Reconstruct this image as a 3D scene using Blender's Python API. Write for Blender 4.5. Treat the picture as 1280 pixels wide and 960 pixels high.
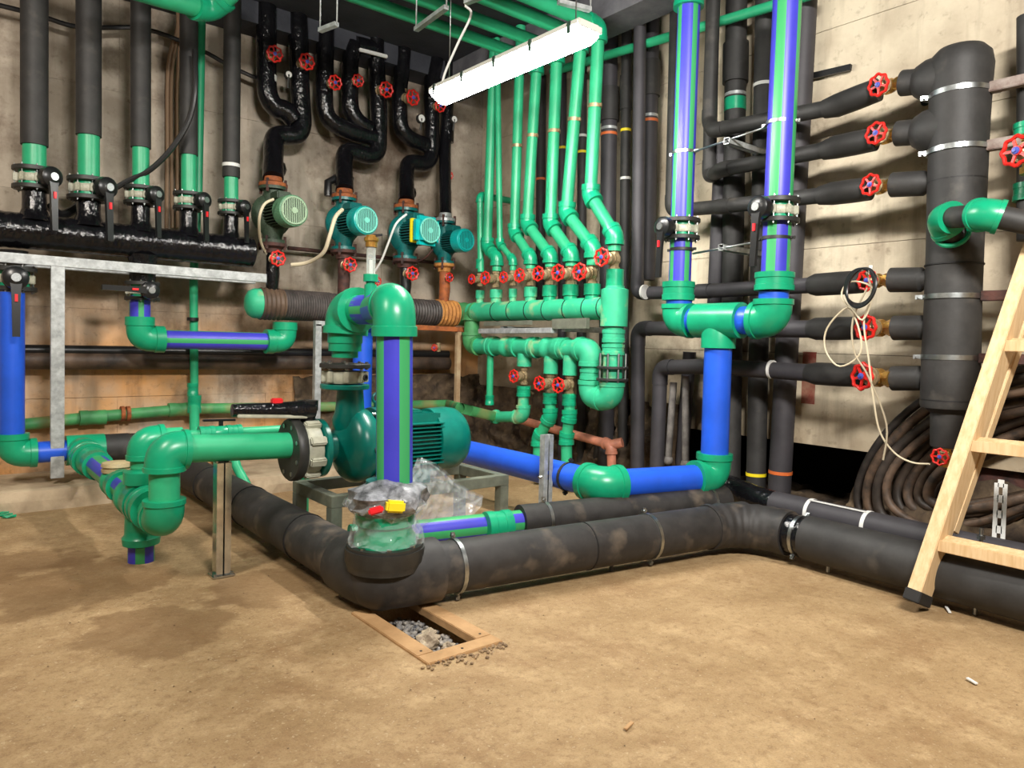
import bpy, bmesh, math, random
from mathutils import Vector, Matrix, noise
random.seed(7)
V = Vector
PI = math.pi
for o in list(bpy.data.objects):
    bpy.data.objects.remove(o)
SC = bpy.context.scene
COL = SC.collection

# ------------------------------------------------------------------ camera
CAMH, FPX = 1.35, 900.0
yaw, pitch, roll = math.radians(50.97), math.radians(2.0), 0.0244
PPY = 459.0
F0 = V((math.cos(yaw), math.sin(yaw), 0)); R0 = V((math.sin(yaw), -math.cos(yaw), 0))
FW = F0 * math.cos(pitch) - V((0, 0, 1)) * math.sin(pitch)
U0 = R0.cross(FW)
CR = R0 * math.cos(roll) + U0 * math.sin(roll)
CU = U0 * math.cos(roll) - R0 * math.sin(roll)
CAM = V((0, 0, CAMH))
cd = bpy.data.cameras.new('camera'); cam = bpy.data.objects.new('camera', cd); COL.objects.link(cam)
cd.sensor_width = 36; cd.lens = FPX / 1280 * 36; cd.shift_y = -(480 - PPY) / 1280
cd.clip_start = 0.05; cd.clip_end = 100
M = Matrix((CR, CU, -FW)).transposed().to_4x4(); M.translation = CAM
cam.matrix_world = M
SC.camera = cam

# ------------------------------------------------------------------ world, lamps, exposure
w = bpy.data.worlds.new('world'); SC.world = w; w.use_nodes = True
w.node_tree.nodes['Background'].inputs[0].default_value = (0.5, 0.55, 0.6, 1)
w.node_tree.nodes['Background'].inputs[1].default_value = 0.1
def area(name, loc, size, energy, col, direction=(0, 0, -1), sy=None):
    l = bpy.data.lights.new(name, 'AREA'); l.shape = 'RECTANGLE'; l.size = size[0]; l.size_y = size[1]
    l.energy = energy; l.color = col
    if sy: l.spread = sy
    o = bpy.data.objects.new(name, l); COL.objects.link(o); o.location = loc
    o.rotation_euler = V(direction).to_track_quat('-Z', 'Y').to_euler()
    return o
area('rear_lamp_light', (0.9, -0.7, 4.1), (1.4, 0.3), 270, (1.0, 0.96, 0.90), (0.85, 0.7, -0.55), 2.6)
area('side_lamp_light', (-1.0, 3.0, 4.1), (0.3, 1.4), 100, (1.0, 0.92, 0.82), (0.5, 0.8, -0.6), 2.6)
vs = SC.view_settings
vs.view_transform = 'Standard'; vs.look = 'None'; vs.gamma = 1.0; vs.use_curve_mapping = False
vs.exposure = 0.3

# ------------------------------------------------------------------ placing: a pixel's ray met with a plane of the room
def ray(px, py):
    return FW + CR * ((px - 640) / FPX) - CU * ((py - PPY) / FPX)
def P(px, py, x=None, y=None, z=None, d=None):
    v = ray(px, py)
    if x is not None: k = x / v.x
    elif y is not None: k = y / v.y
    elif z is not None: k = (z - CAMH) / v.z
    else: k = d / v.dot(F0)
    return CAM + v * k
def depth(p): return (p - CAM).dot(FW)
def S(px, p): return px * depth(p) / FPX

# ------------------------------------------------------------------ materials
def srgb(c):
    return tuple(((x / 255) / 12.92 if x / 255 <= 0.04045 else ((x / 255 + 0.055) / 1.055) ** 2.4) for x in c) + (1,)
MT = {}
def mat(name, col, rough=0.5, metal=0.0, var=0.0, vscale=6.0, col2=None, bump=0.0, bscale=40.0, coat=0.0, spots=None, rvar=0.0, stretch=None, detail=5):
    m = bpy.data.materials.new(name); m.use_nodes = True; nt = m.node_tree; N = nt.nodes; L = nt.links
    b = N['Principled BSDF']; b.inputs['Base Color'].default_value = srgb(col)
    b.inputs['Roughness'].default_value = rough; b.inputs['Metallic'].default_value = metal
    if coat: b.inputs['Coat Weight'].default_value = coat; b.inputs['Coat Roughness'].default_value = 0.08
    tc = N.new('ShaderNodeTexCoord'); src = tc.outputs['Object']
    if stretch:
        mp = N.new('ShaderNodeMapping'); mp.inputs['Scale'].default_value = stretch
        L.new(src, mp.inputs['Vector']); src = mp.outputs['Vector']
    if var or col2:
        n = N.new('ShaderNodeTexNoise'); n.inputs['Scale'].default_value = vscale; n.inputs['Detail'].default_value = detail
        n.inputs['Roughness'].default_value = 0.62
        L.new(src, n.inputs['Vector'])
        r = N.new('ShaderNodeValToRGB'); r.color_ramp.elements[0].position = 0.38; r.color_ramp.elements[1].position = 0.66
        c2 = col2 or tuple(min(255, c * (1 + var)) for c in col)
        r.color_ramp.elements[0].color = srgb(col if col2 else tuple(c * (1 - var) for c in col)); r.color_ramp.elements[1].color = srgb(c2)
        L.new(n.outputs['Fac'], r.inputs['Fac']); out = r.outputs['Color']
        if spots:
            n2 = N.new('ShaderNodeTexNoise'); n2.inputs['Scale'].default_value = spots[1]; n2.inputs['Detail'].default_value = 6
            L.new(tc.outputs['Object'], n2.inputs['Vector'])
            r2 = N.new('ShaderNodeValToRGB'); r2.color_ramp.elements[0].position = spots[2]; r2.color_ramp.elements[1].position = spots[3]
            L.new(n2.outputs['Fac'], r2.inputs['Fac'])
            mx = N.new('ShaderNodeMix'); mx.data_type = 'RGBA'; L.new(r2.outputs['Color'], mx.inputs['Factor'])
            L.new(out, mx.inputs[6]); mx.inputs[7].default_value = srgb(spots[0]); out = mx.outputs[2]
        L.new(out, b.inputs['Base Color'])
        if rvar:
            mr = N.new('ShaderNodeMapRange'); mr.inputs['To Min'].default_value = rough - rvar; mr.inputs['To Max'].default_value = rough + rvar
            L.new(n.outputs['Fac'], mr.inputs['Value']); L.new(mr.outputs['Result'], b.inputs['Roughness'])
    if bump:
        nb = N.new('ShaderNodeTexNoise'); nb.inputs['Scale'].default_value = bscale; nb.inputs['Detail'].default_value = 4
        L.new(src, nb.inputs['Vector'])
        bp = N.new('ShaderNodeBump'); bp.inputs['Strength'].default_value = min(1, bump); bp.inputs['Distance'].default_value = 0.01 * max(1, bump)
        L.new(nb.outputs['Fac'], bp.inputs['Height']); L.new(bp.outputs['Normal'], b.inputs['Normal'])
    MT[name] = m
    return m
GREEN = mat('green_fitting', (18, 150, 108), 0.32, var=0.06, vscale=4)
PGREEN = mat('green_pipe', (44, 164, 116), 0.4, var=0.06, vscale=3)
DUSTG = mat('dusty_green', (48, 172, 128), 0.55, var=0.05, vscale=5, spots=((168, 176, 128), 7, 0.56, 0.78))
OLDG = mat('weathered_green_pipe', (66, 140, 84), 0.55, var=0.1, vscale=5, spots=((150, 130, 82), 2.2, 0.50, 0.68))
BLUE = mat('blue_pipe', (34, 88, 210), 0.36, var=0.05, vscale=3)
VIOL = mat('violet_blue_pipe', (62, 62, 186), 0.4, var=0.05, vscale=3)
STRG = mat('pipe_stripe_green', (58, 158, 96), 0.4)
INS = mat('rubber_insulation', (44, 43, 42), 0.62, var=0.16, vscale=5, spots=((92, 86, 78), 4.5, 0.60, 0.86), bump=0.25, bscale=14)
INSD = mat('dusty_rubber_insulation', (42, 40, 39), 0.6, var=0.18, vscale=7, spots=((122, 108, 92), 5, 0.55, 0.9), bump=0.25, bscale=12)
INSG = mat('charcoal_insulation', (54, 52, 56), 0.6, var=0.10, vscale=4, bump=0.15, bscale=10)
SEAM = mat('seam_black', (16, 15, 16), 0.6)
GLOSS = mat('glossy_black_wrap', (17, 17, 20), 0.14, var=0.2, vscale=5, bump=0.8, bscale=11, stretch=(3.2, 2, 2))
BLACK = mat('black_plastic', (26, 27, 28), 0.3, var=0.05)
FLNG = mat('black_flange', (42, 42, 40), 0.5, var=0.12, vscale=14)
BEIGE = mat('beige_cast_body', (170, 170, 152), 0.45, var=0.08, vscale=12)
CHROME = mat('zinc_steel', (166, 170, 170), 0.34, metal=1.0, var=0.1, vscale=18)
SHINY = mat('bright_zinc', (206, 210, 208), 0.16, metal=1.0, var=0.08, vscale=14)
GALV = mat('galvanised_steel', (172, 176, 176), 0.42, metal=0.35, var=0.12, vscale=16, bump=0.1)
BRASS = mat('brass', (196, 150, 78), 0.32, metal=0.9, var=0.15, vscale=20)
NICK = mat('dull_brass_body', (166, 146, 112), 0.42, metal=0.55, var=0.18, vscale=22)
RED = mat('red_handwheel', (206, 34, 26), 0.38, var=0.08, vscale=14)
REDTAB = mat('red_tab', (222, 36, 44), 0.35)
BHUB = mat('blue_wheel_badge', (70, 84, 170), 0.4)
TEAL = mat('teal_pump_paint', (0, 108, 96), 0.3, var=0.06, vscale=10)
TEALL = mat('bright_teal_paint', (14, 156, 150), 0.32, var=0.06, vscale=10)
TEALD = mat('dark_teal_paint', (6, 96, 94), 0.38, var=0.08, vscale=10)
GGREY = mat('old_grey_green_paint', (88, 134, 102), 0.5, var=0.14, vscale=12)
GGREYD = mat('old_dark_green_paint', (50, 66, 50), 0.55, var=0.2, vscale=12)
CYAN = mat('cyan_paint', (10, 176, 176), 0.3)
GRILL = mat('pale_grille', (120, 206, 190), 0.4)
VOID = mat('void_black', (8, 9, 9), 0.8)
RUST = mat('rust', (166, 92, 44), 0.75, col2=(112, 60, 34), vscale=16, bump=0.4)
RUSTD = mat('dark_rust', (82, 48, 40), 0.75, col2=(48, 34, 32), vscale=16, bump=0.4)
YELL = mat('yellow_sticker', (232, 210, 30), 0.5)
WHITE = mat('white_tape', (216, 216, 212), 0.5)
ORNG = mat('orange_tape', (206, 104, 50), 0.5)
OLIVE = mat('grey_olive_steel', (112, 116, 102), 0.5, metal=0.2, var=0.1, vscale=10)
WOOD = mat('pine_wood', (220, 192, 150), 0.5, col2=(202, 168, 122), vscale=5, stretch=(9, 9, 0.8), bump=0.15)
WOODF = mat('dusty_timber', (184, 146, 102), 0.75, col2=(160, 124, 82), vscale=7, bump=0.3)
DARKP = mat('dirty_dark_pipe', (50, 42, 38), 0.55, col2=(98, 78, 62), vscale=3, bump=0.3)
CABLE = mat('black_cable', (24, 24, 25), 0.35)
BCABLE = mat('brown_dusty_cable', (96, 76, 60), 0.6, col2=(44, 37, 32), vscale=12)
WCABLE = mat('pale_cable', (206, 194, 166), 0.5)
SALM = mat('salmon_pipe', (190, 124, 100), 0.5, var=0.12, vscale=8)
GRAYP = mat('grey_old_pipe', (108, 104, 100), 0.7, var=0.2, vscale=8)
CORR = mat('ribbed_dark_hose', (66, 60, 58), 0.6, var=0.2, vscale=9)
FOAM = mat('orange_foam', (190, 132, 66), 0.8, col2=(150, 96, 50), vscale=18, bump=0.6)
BEIGECAP = mat('beige_filter_cap', (176, 160, 122), 0.5, var=0.1, vscale=9)
STONE = mat('rubble_stone', (176, 162, 138), 0.85, col2=(120, 104, 88), vscale=18, bump=0.5)
EARTH = mat('rough_earth', (92, 76, 58), 0.95, col2=(46, 36, 28), vscale=6, bump=1.0, bscale=16, spots=((122, 104, 80), 11, 0.55, 0.8))
CONC = mat('pad_concrete', (188, 168, 140), 0.8, col2=(150, 132, 108), vscale=4, bump=0.5, bscale=24, spots=((112, 84, 56), 2.5, 0.55, 0.8))
CEILM = mat('dark_ceiling_concrete', (64, 66, 74), 0.8, col2=(42, 44, 52), vscale=1.6, bump=0.4)
BEAMM = mat('beam_concrete', (108, 108, 112), 0.8, col2=(78, 78, 84), vscale=3, bump=0.4)
RUBBER = mat('rubber_foot', (30, 29, 28), 0.7)

def glassy(name, col, transp, rough=0.1, bump=0.0):
    m = bpy.data.materials.new(name); m.use_nodes = True; N = m.node_tree.nodes; L = m.node_tree.links
    b = N['Principled BSDF']; out = N['Material Output']
    b.inputs['Base Color'].default_value = srgb(col); b.inputs['Roughness'].default_value = rough
    t = N.new('ShaderNodeBsdfTransparent'); mx = N.new('ShaderNodeMixShader')
    fr = N.new('ShaderNodeLayerWeight'); fr.inputs['Blend'].default_value = 0.35
    mr = N.new('ShaderNodeMapRange'); mr.inputs['To Min'].default_value = 1 - transp; mr.inputs['To Max'].default_value = min(1, 1.35 - transp)
    L.new(fr.outputs['Facing'], mr.inputs['Value'])
    L.new(mr.outputs['Result'], mx.inputs['Fac']); L.new(t.outputs[0], mx.inputs[1]); L.new(b.outputs[0], mx.inputs[2])
    L.new(mx.outputs[0], out.inputs['Surface'])
    if bump:
        tc = N.new('ShaderNodeTexCoord'); nb = N.new('ShaderNodeTexVoronoi'); nb.inputs['Scale'].default_value = 16
        L.new(tc.outputs['Object'], nb.inputs['Vector']); bp = N.new('ShaderNodeBump'); bp.inputs['Strength'].default_value = 1.0; bp.inputs['Distance'].default_value = bump
        L.new(nb.outputs['Distance'], bp.inputs['Height']); L.new(bp.outputs['Normal'], b.inputs['Normal']); b.inputs['Coat Weight'].default_value = 1.0
        b.inputs['Coat Roughness'].default_value = 0.04; L.new(bp.outputs['Normal'], b.inputs['Coat Normal'])
    return m
PLASTIC = glassy('clear_plastic_film', (215, 220, 222), 0.86, 0.08, 0.03)
TUBEGL = glassy('clear_tube', (210, 220, 215), 0.7, 0.05)
def emis(name, col, st):
    m = bpy.data.materials.new(name); m.use_nodes = True; b = m.node_tree.nodes['Principled BSDF']
    b.inputs['Emission Color'].default_value = srgb(col); b.inputs['Emission Strength'].default_value = st
    b.inputs['Base Color'].default_value = srgb(col); return m
GLOW = emis('lit_diffuser', (255, 251, 244), 105.0)
LAMPB = mat('lamp_housing', (196, 196, 186), 0.45)

# concrete walls: stained plaster
def wallmat(name, base, mid, stain, low, zlow, blot=0.5, streak=True):
    m = bpy.data.materials.new(name); m.use_nodes = True; nt = m.node_tree; N = nt.nodes; L = nt.links
    b = N['Principled BSDF']; b.inputs['Roughness'].default_value = 0.85
    tc = N.new('ShaderNodeTexCoord'); O = tc.outputs['Object']
    def nz(sc, det, vec=O, ro=0.6):
        n = N.new('ShaderNodeTexNoise'); n.inputs['Scale'].default_value = sc; n.inputs['Detail'].default_value = det; n.inputs['Roughness'].default_value = ro
        L.new(vec, n.inputs['Vector']); return n.outputs['Fac']
    def ramp(f, a, c):
        r = N.new('ShaderNodeMapRange'); r.inputs['From Min'].default_value = a; r.inputs['From Max'].default_value = c
        L.new(f, r.inputs['Value']); return r.outputs['Result']
    def mix(f, a, c):
        x = N.new('ShaderNodeMix'); x.data_type = 'RGBA'; L.new(f, x.inputs['Factor'])
        for s, v in ((6, a), (7, c)):
            if isinstance(v, tuple): x.inputs[s].default_value = srgb(v)
            else: L.new(v, x.inputs[s])
        return x.outputs[2]
    def mul(a, c):
        x = N.new('ShaderNodeMath'); x.operation = 'MULTIPLY'; L.new(a, x.inputs[0])
        if isinstance(c, float): x.inputs[1].default_value = c
        else: L.new(c, x.inputs[1])
        return x.outputs[0]
    c = mix(ramp(nz(1.6, 6), 0.42, 0.62), base, mid)
    sep = N.new('ShaderNodeSeparateXYZ'); L.new(O, sep.inputs[0])
    zr = ramp(sep.outputs['Z'], zlow + 0.5, zlow - 0.3)
    c = mix(mul(zr, ramp(nz(1.1, 5), 0.3, 0.6)), c, low)
    if streak:
        mp = N.new('ShaderNodeMapping'); mp.inputs['Scale'].default_value = (3.2, 3.2, 0.35); L.new(O, mp.inputs['Vector'])
        c = mix(mul(ramp(nz(1.5, 6, mp.outputs['Vector']), 0.52, 0.75), 0.6), c, stain)
    c = mix(mul(ramp(nz(0.9, 7, ro=0.7), blot, blot + 0.16), 0.75), c, stain)
    c = mix(mul(ramp(nz(14, 5), 0.58, 0.75), 0.5), c, stain)
    L.new(c, b.inputs['Base Color'])
    bp = N.new('ShaderNodeBump'); bp.inputs['Strength'].default_value = 0.5; bp.inputs['Distance'].default_value = 0.015
    L.new(nz(9, 8), bp.inputs['Height']); L.new(bp.outputs['Normal'], b.inputs['Normal'])
    return m
WALLL = wallmat('stained_left_wall', (188, 176, 160), (152, 140, 124), (84, 62, 44), (212, 156, 98), 1.4, 0.5)
WALLR = wallmat('stained_right_wall', (204, 192, 168), (174, 160, 138), (104, 90, 72), (150, 128, 98), 0.7, 0.54)

def floormat():
    m = bpy.data.materials.new('sandy_screed'); m.use_nodes = True; nt = m.node_tree; N = nt.nodes; L = nt.links
    b = N['Principled BSDF']
    tc = N.new('ShaderNodeTexCoord'); O = tc.outputs['Object']
    def nz(sc, det, ro=0.6):
        n = N.new('ShaderNodeTexNoise'); n.inputs['Scale'].default_value = sc; n.inputs['Detail'].default_value = det; n.inputs['Roughness'].default_value = ro
        L.new(O, n.inputs['Vector']); return n.outputs['Fac']
    def ramp(f, a, c, lo=0.0, hi=1.0):
        r = N.new('ShaderNodeMapRange'); r.inputs['From Min'].default_value = a; r.inputs['From Max'].default_value = c
        r.inputs['To Min'].default_value = lo; r.inputs['To Max'].default_value = hi
        L.new(f, r.inputs['Value']); return r.outputs['Result']
    def mix(f, a, c):
        x = N.new('ShaderNodeMix'); x.data_type = 'RGBA'; L.new(f, x.inputs['Factor'])
        for s, v in ((6, a), (7, c)):
            if isinstance(v, tuple): x.inputs[s].default_value = srgb(v)
            else: L.new(v, x.inputs[s])
        return x.outputs[2]
    c = mix(ramp(nz(1.3, 6), 0.35, 0.65), (174, 146, 106), (148, 120, 82))
    c = mix(ramp(nz(5, 8, .7), 0.48, 0.7, 0, 0.6), c, (200, 172, 130))
    c = mix(ramp(nz(2.4, 8, .75), 0.5, 0.66, 0, 0.55), c, (128, 94, 58))
    c = mix(ramp(nz(110, 4, .8), 0.5, 0.62, 0, 0.4), c, (122, 92, 58))
    c = mix(ramp(nz(30, 6, 0.75), 0.5, 0.64, 0, 0.65), c, (124, 94, 60))
    c = mix(ramp(nz(60, 3), 0.60, 0.70, 0, 0.45), c, (214, 192, 154))
    # damp patch beside the strainer
    def blob(cx, cy, r, soft):
        d = N.new('ShaderNodeVectorMath'); d.operation = 'DISTANCE'; d.inputs[1].default_value = (cx, cy, 0); L.new(O, d.inputs[0])
        a = N.new('ShaderNodeMath'); a.operation = 'ADD'; L.new(d.outputs['Value'], a.inputs[0])
        L.new(ramp(nz(2.2, 5), 0.3, 0.7, -soft, soft), a.inputs[1])
        return ramp(a.outputs[0], r + 0.05, r - 0.05, 0, 0.55)
    for (cx, cy, r) in ((0.62, 4.35, 0.42), (0.86, 3.55, 0.30), (1.45, 3.75, 0.3), (0.4, 5.0, 0.35)):
        c = mix(blob(cx, cy, r, 0.28), c, (112, 82, 48))
    L.new(c, b.inputs['Base Color']); b.inputs['Roughness'].default_value = 0.72
    ad = N.new('ShaderNodeMath'); ad.operation = 'MULTIPLY_ADD'; L.new(nz(45, 6, 0.7), ad.inputs[0]); ad.inputs[1].default_value = 0.5
    L.new(nz(6, 5), ad.inputs[2])
    bp = N.new('ShaderNodeBump'); bp.inputs['Strength'].default_value = 0.6; bp.inputs['Distance'].default_value = 0.022
    L.new(ad.outputs[0], bp.inputs['Height']); L.new(bp.outputs['Normal'], b.inputs['Normal'])
    return m
FLOORM = floormat()

# ------------------------------------------------------------------ mesh building
class MB:
    def __init__(s): s.v = []; s.f = []; s.m = []; s.sm = []
    def add(s, vs, fs, mi=0, smooth=True):
        b = len(s.v); s.v += [tuple(x) for x in vs]
        for k, f in enumerate(fs):
            s.f.append([b + i for i in f]); s.m.append(mi[k] if isinstance(mi, list) else mi); s.sm.append(smooth)
        return s
    def rings(s, cs, ts, rs, seg=20, cap=True, mi=0, stripe=None, ref=None, flat=False):
        n0 = V(ref) if ref else (V((0, 0, 1)) if abs(ts[0].z) < 0.8 else V((0.3, 1, 0)))
        n = (n0 - ts[0] * n0.dot(ts[0])).normalized(); vs = []; fs = []; ms = []
        for i, (c, t, r) in enumerate(zip(cs, ts, rs)):
            n = n - t * n.dot(t); n.normalize(); b = t.cross(n)
            for k in range(seg):
                a = 2 * PI * k / seg
                vs.append(c + (n * math.cos(a) + b * math.sin(a)) * r)
        for i in range(len(cs) - 1):
            for k in range(seg):
                k2 = (k + 1) % seg
                fs.append([i * seg + k, i * seg + k2, (i + 1) * seg + k2, (i + 1) * seg + k])
                ms.append(stripe(k / seg) if stripe else mi)
        s.add(vs, fs, ms, not flat)
        if cap:
            base = len(s.v) - len(vs)
            for lst in ([base + k for k in range(seg)][::-1], [base + (len(cs) - 1) * seg + k for k in range(seg)]):
                s.f.append(lst); s.m.append(mi); s.sm.append(False)
        return s
    def tube(s, pts, r, seg=16, **kw):
        pts = [V(p) for p in pts]; ts = []
        for i in range(len(pts)):
            a = pts[max(0, i - 1)]; b = pts[min(len(pts) - 1, i + 1)]
            ts.append((b - a).normalized())
        rs = r if isinstance(r, (list, tuple)) else [r] * len(pts)
        return s.rings(pts, ts, rs, seg, **kw)
    def lathe(s, o, ax, prof, seg=24, **kw):      # prof: (distance along axis, radius)
        o = V(o); ax = V(ax).normalized()
        return s.rings([o + ax * h for h, r in prof], [ax] * len(prof), [max(r, 1e-4) for h, r in prof], seg, **kw)
    def box(s, c, size, ax=None, ay=None, bev=0.0):
        c = V(c); X = V(ax).normalized() if ax else V((1, 0, 0)); Y = V(ay) if ay else (V((0, 1, 0)) if not ax else V((0, 0, 1)).cross(X))
        Y = (Y - X * Y.dot(X)).normalized(); Z = X.cross(Y); a, b, d = size[0] / 2, size[1] / 2, size[2] / 2
        if not bev:
            vs = [c + X * a * i + Y * b * j + Z * d * k for i in (-1, 1) for j in (-1, 1) for k in (-1, 1)]
            return s.add(vs, [(0, 1, 3, 2), (4, 6, 7, 5), (0, 4, 5, 1), (2, 3, 7, 6), (0, 2, 6, 4), (1, 5, 7, 3)], 0, False)
        bm = bmesh.new(); bmesh.ops.create_cube(bm, size=1.0)
        for v in bm.verts: v.co = V((v.co.x * 2 * a, v.co.y * 2 * b, v.co.z * 2 * d))
        bmesh.ops.bevel(bm, geom=bm.edges[:], offset=bev, segments=2, affect='EDGES')
        bm.verts.index_update()
        s.add([c + X * v.co.x + Y * v.co.y + Z * v.co.z for v in bm.verts], [[v.index for v in f.verts] for f in bm.faces], 0, False); bm.free(); return s
    def beam(s, p0, p1, w, h, up=(0, 0, 1), bev=0.0):
        p0, p1 = V(p0), V(p1); d = p1 - p0; X = d.normalized(); u = V(up); Y = u.cross(X)
        return s.box((p0 + p1) / 2, (d.length, w, h), X, Y, bev)
    def torus(s, c, ax, R, r, seg=28, rs=8, lobes=0, amp=0.0):
        c = V(c); ax = V(ax).normalized(); n = ax.orthogonal().normalized(); b = ax.cross(n); vs = []; fs = []
        for i in range(seg):
            a = 2 * PI * i / seg; d = n * math.cos(a) + b * math.sin(a); RR = R * (1 + amp * math.cos(lobes * a))
            for k in range(rs):
                t = 2 * PI * k / rs; vs.append(c + d * (RR + r * math.cos(t)) + ax * r * math.sin(t))
        for i in range(seg):
            for k in range(rs):
                i2 = (i + 1) % seg; k2 = (k + 1) % rs
                fs.append([i * rs + k, i2 * rs + k, i2 * rs + k2, i * rs + k2])
        return s.add(vs, fs)
    def ico(s, c, r, sub=2, sc=(1, 1, 1), jit=0.0, smooth=True):
        bm = bmesh.new(); bmesh.ops.create_icosphere(bm, subdivisions=sub, radius=1)
        bm.verts.index_update(); vs = []
        for v in bm.verts:
            k = 1 + jit * noise.noise(v.co * 1.7 + V(c) * 3)
            vs.append(V(c) + V((v.co.x * sc[0], v.co.y * sc[1], v.co.z * sc[2])) * r * k)
        s.add(vs, [[v.index for v in f.verts] for f in bm.faces], 0, smooth); bm.free(); return s
    def mesh(s, name, mats, off=(0, 0, 0)):
        me = bpy.data.meshes.new(name); ox, oy, oz = off
        me.from_pydata([(x - ox, y - oy, z - oz) for x, y, z in s.v], [], s.f)
        for m in (mats if isinstance(mats, (list, tuple)) else [mats]): me.materials.append(m)
        me.polygons.foreach_set('material_index', s.m); me.polygons.foreach_set('use_smooth', s.sm)
        bm = bmesh.new(); bm.from_mesh(me); bmesh.ops.recalc_face_normals(bm, faces=bm.faces[:])
        for e in bm.edges:
            if len(e.link_faces) == 2 and e.calc_face_angle(0) > 0.7: e.smooth = False
        bm.to_mesh(me); bm.free()
        return me

ROOTLOC = {}
def thing(name, label, cat, loc=(0, 0, 0), group=None, kind=None):
    o = bpy.data.objects.new(name, None); COL.objects.link(o); o.location = loc; o.empty_display_size = 0.05
    o['label'] = label; o['category'] = cat
    if group: o['group'] = group
    ROOTLOC[o.name] = V(loc)
    return o
def tag(o, label, cat, group=None, kind=None):
    o['label'] = label; o['category'] = cat
    if group: o['group'] = group
    if kind: o['kind'] = kind
    return o
def wloc(p):
    l = V((0, 0, 0))
    while p is not None: l = l + p.location; p = p.parent
    return l
def part(name, mb, mats, parent=None, label=None, loc=None, kind=None):
    off = wloc(parent) if parent is not None else V(loc or (0, 0, 0))
    o = bpy.data.objects.new(name, mb.mesh(name, mats, off)); COL.objects.link(o)
    if parent is not None: o.parent = parent
    else: o.location = off
    if label: o['label'] = label
    if kind: o['kind'] = kind
    return o
def struct(name, mb, mats, parent=None):
    o = part(name, mb, mats, parent); o['kind'] = 'structure'; return o
def copy_tree(o, parent=None):
    c = o.copy(); COL.objects.link(c)
    if parent is not None: c.parent = parent
    for ch in list(o.children): copy_tree(ch, c)
    return c
def frame(zdir, xdir):
    Z = V(zdir).normalized(); X = V(xdir); X = (X - Z * X.dot(Z)).normalized(); Y = Z.cross(X)
    return Matrix((X, Y, Z)).transposed().to_4x4()
def put(o, loc, zdir, xdir, sc):
    m = frame(zdir, xdir); o.rotation_mode = 'XYZ'
    o.location = loc; o.rotation_euler = m.to_euler(); o.scale = (sc, sc, sc); return o

def stripes(n=4, share=0.42, ph=0.0):
    return lambda u: 1 if ((u * n + ph) % 1.0) < share else 0

# a pipe run: straights and elbows as parts of one thing
def run(par, pts, r, m, em=None, ef=1.24, curve=1.5, sock=0.7, st=None, ins=False, seg=None, closed_ends=True, pname='pipe', ename='elbow', elabel=None, seams=None, ref=None):
    pts = [V(p) for p in pts]; n = len(pts); seg = seg or (36 if st else 20)
    em = em or m; cut = [0.0] * n; out = []
    for i in range(1, n - 1):
        a = (pts[i] - pts[i - 1]); b = (pts[i + 1] - pts[i]); ang = a.angle(b)
        t = min(curve * r * math.tan(ang / 2) , 0.48 * a.length, 0.48 * b.length); cut[i] = t
        d1 = a.normalized(); d2 = b.normalized(); s = min(sock * r, 0.5 * a.length - t * 0.5, 0.5 * b.length - t * 0.5); s = max(s, 0.01)
        cs, ts, rs = [], [], []
        re = r * ef; rc = re * (1.0 if ins else 1.07)
        p0 = pts[i] - d1 * t; p2 = pts[i] + d2 * t
        cs += [p0 - d1 * s, p0 - d1 * s, p0 - d1 * (s * 0.25), p0 - d1 * (s * 0.2)]; ts += [d1] * 4; rs += [r * 0.98, rc, rc, re]
        K = max(3, int(ang / 0.2))
        for k in range(K + 1):
            u = k / K; q = (1 - u) ** 2; w_ = 2 * u * (1 - u); e = u * u
            # circular-like blend
            c = p0 * q + pts[i] * w_ + p2 * e
            ax = d1 * (1 - u) + d2 * u
            cs.append(c); ts.append(ax.normalized()); rs.append(re)
        cs += [p2 + d2 * (s * 0.2), p2 + d2 * (s * 0.25), p2 + d2 * s, p2 + d2 * s]; ts += [d2] * 4; rs += [re, rc, rc, r * 0.98]
        mb = MB().rings(cs, ts, rs, 24)
        out.append(part(ename, mb, em, par, elabel))
    for i in range(n - 1):
        a, b = pts[i], pts[i + 1]; d = (b - a).normalized()
        a2 = a + d * cut[i] * 0.9; b2 = b - d * cut[i + 1] * 0.9
        if (b2 - a2).length < 0.01: continue
        mb = MB().tube([a2, b2], r, seg, stripe=st, ref=ref)
        out.append(part(pname, mb, [m, STRG] if st else m, par))
    return out
def ring(mb, c, ax, r, wd, th, seg=24):
    return mb.lathe(V(c) - V(ax).normalized() * wd / 2, ax, [(0, r * 0.97), (0, r + th), (wd, r + th), (wd, r * 0.97)], seg)
def coupling(par, c, ax, r, wd, m, name='coupling', fac=1.22):
    ax = V(ax).normalized(); c = V(c); R = r * fac
    mb = MB().lathe(c - ax * wd / 2, ax, [(0, r * .97), (0, R * 1.05), (wd * .3, R * 1.05), (wd * .33, R), (wd * .67, R), (wd * .7, R * 1.05), (wd, R * 1.05), (wd, r * .97)], 24)
    return part(name, mb, m, par)
def clamp(par, c, ax, r, side=(0, 0, -1), wd=0.022, m=None, ear=1.0):
    m = m or CHROME; ax = V(ax).normalized(); s = V(side); s = (s - ax * s.dot(ax)).normalized()
    mb = ring(MB(), c, ax, r, wd, 0.006)
    for sg in (1, -1):
        e = V(c) + s * sg * (r + 0.018 * ear)
        mb.box(e, (0.034 * ear, wd * 0.9, 0.014 * ear), s, ax)
        mb.lathe(e - ax.cross(s) * 0.02 * ear, ax.cross(s), [(0, 0.003), (0, 0.008 * ear), (0.04 * ear, 0.008 * ear), (0.04 * ear, 0.003)], 8)
    return part('pipe_clamp', mb, m, par)
def bands(par, c, ax, r, wd, m, name='tape_band'):
    return part(name, ring(MB(), c, ax, r, wd, 0.003), m, par)
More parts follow.
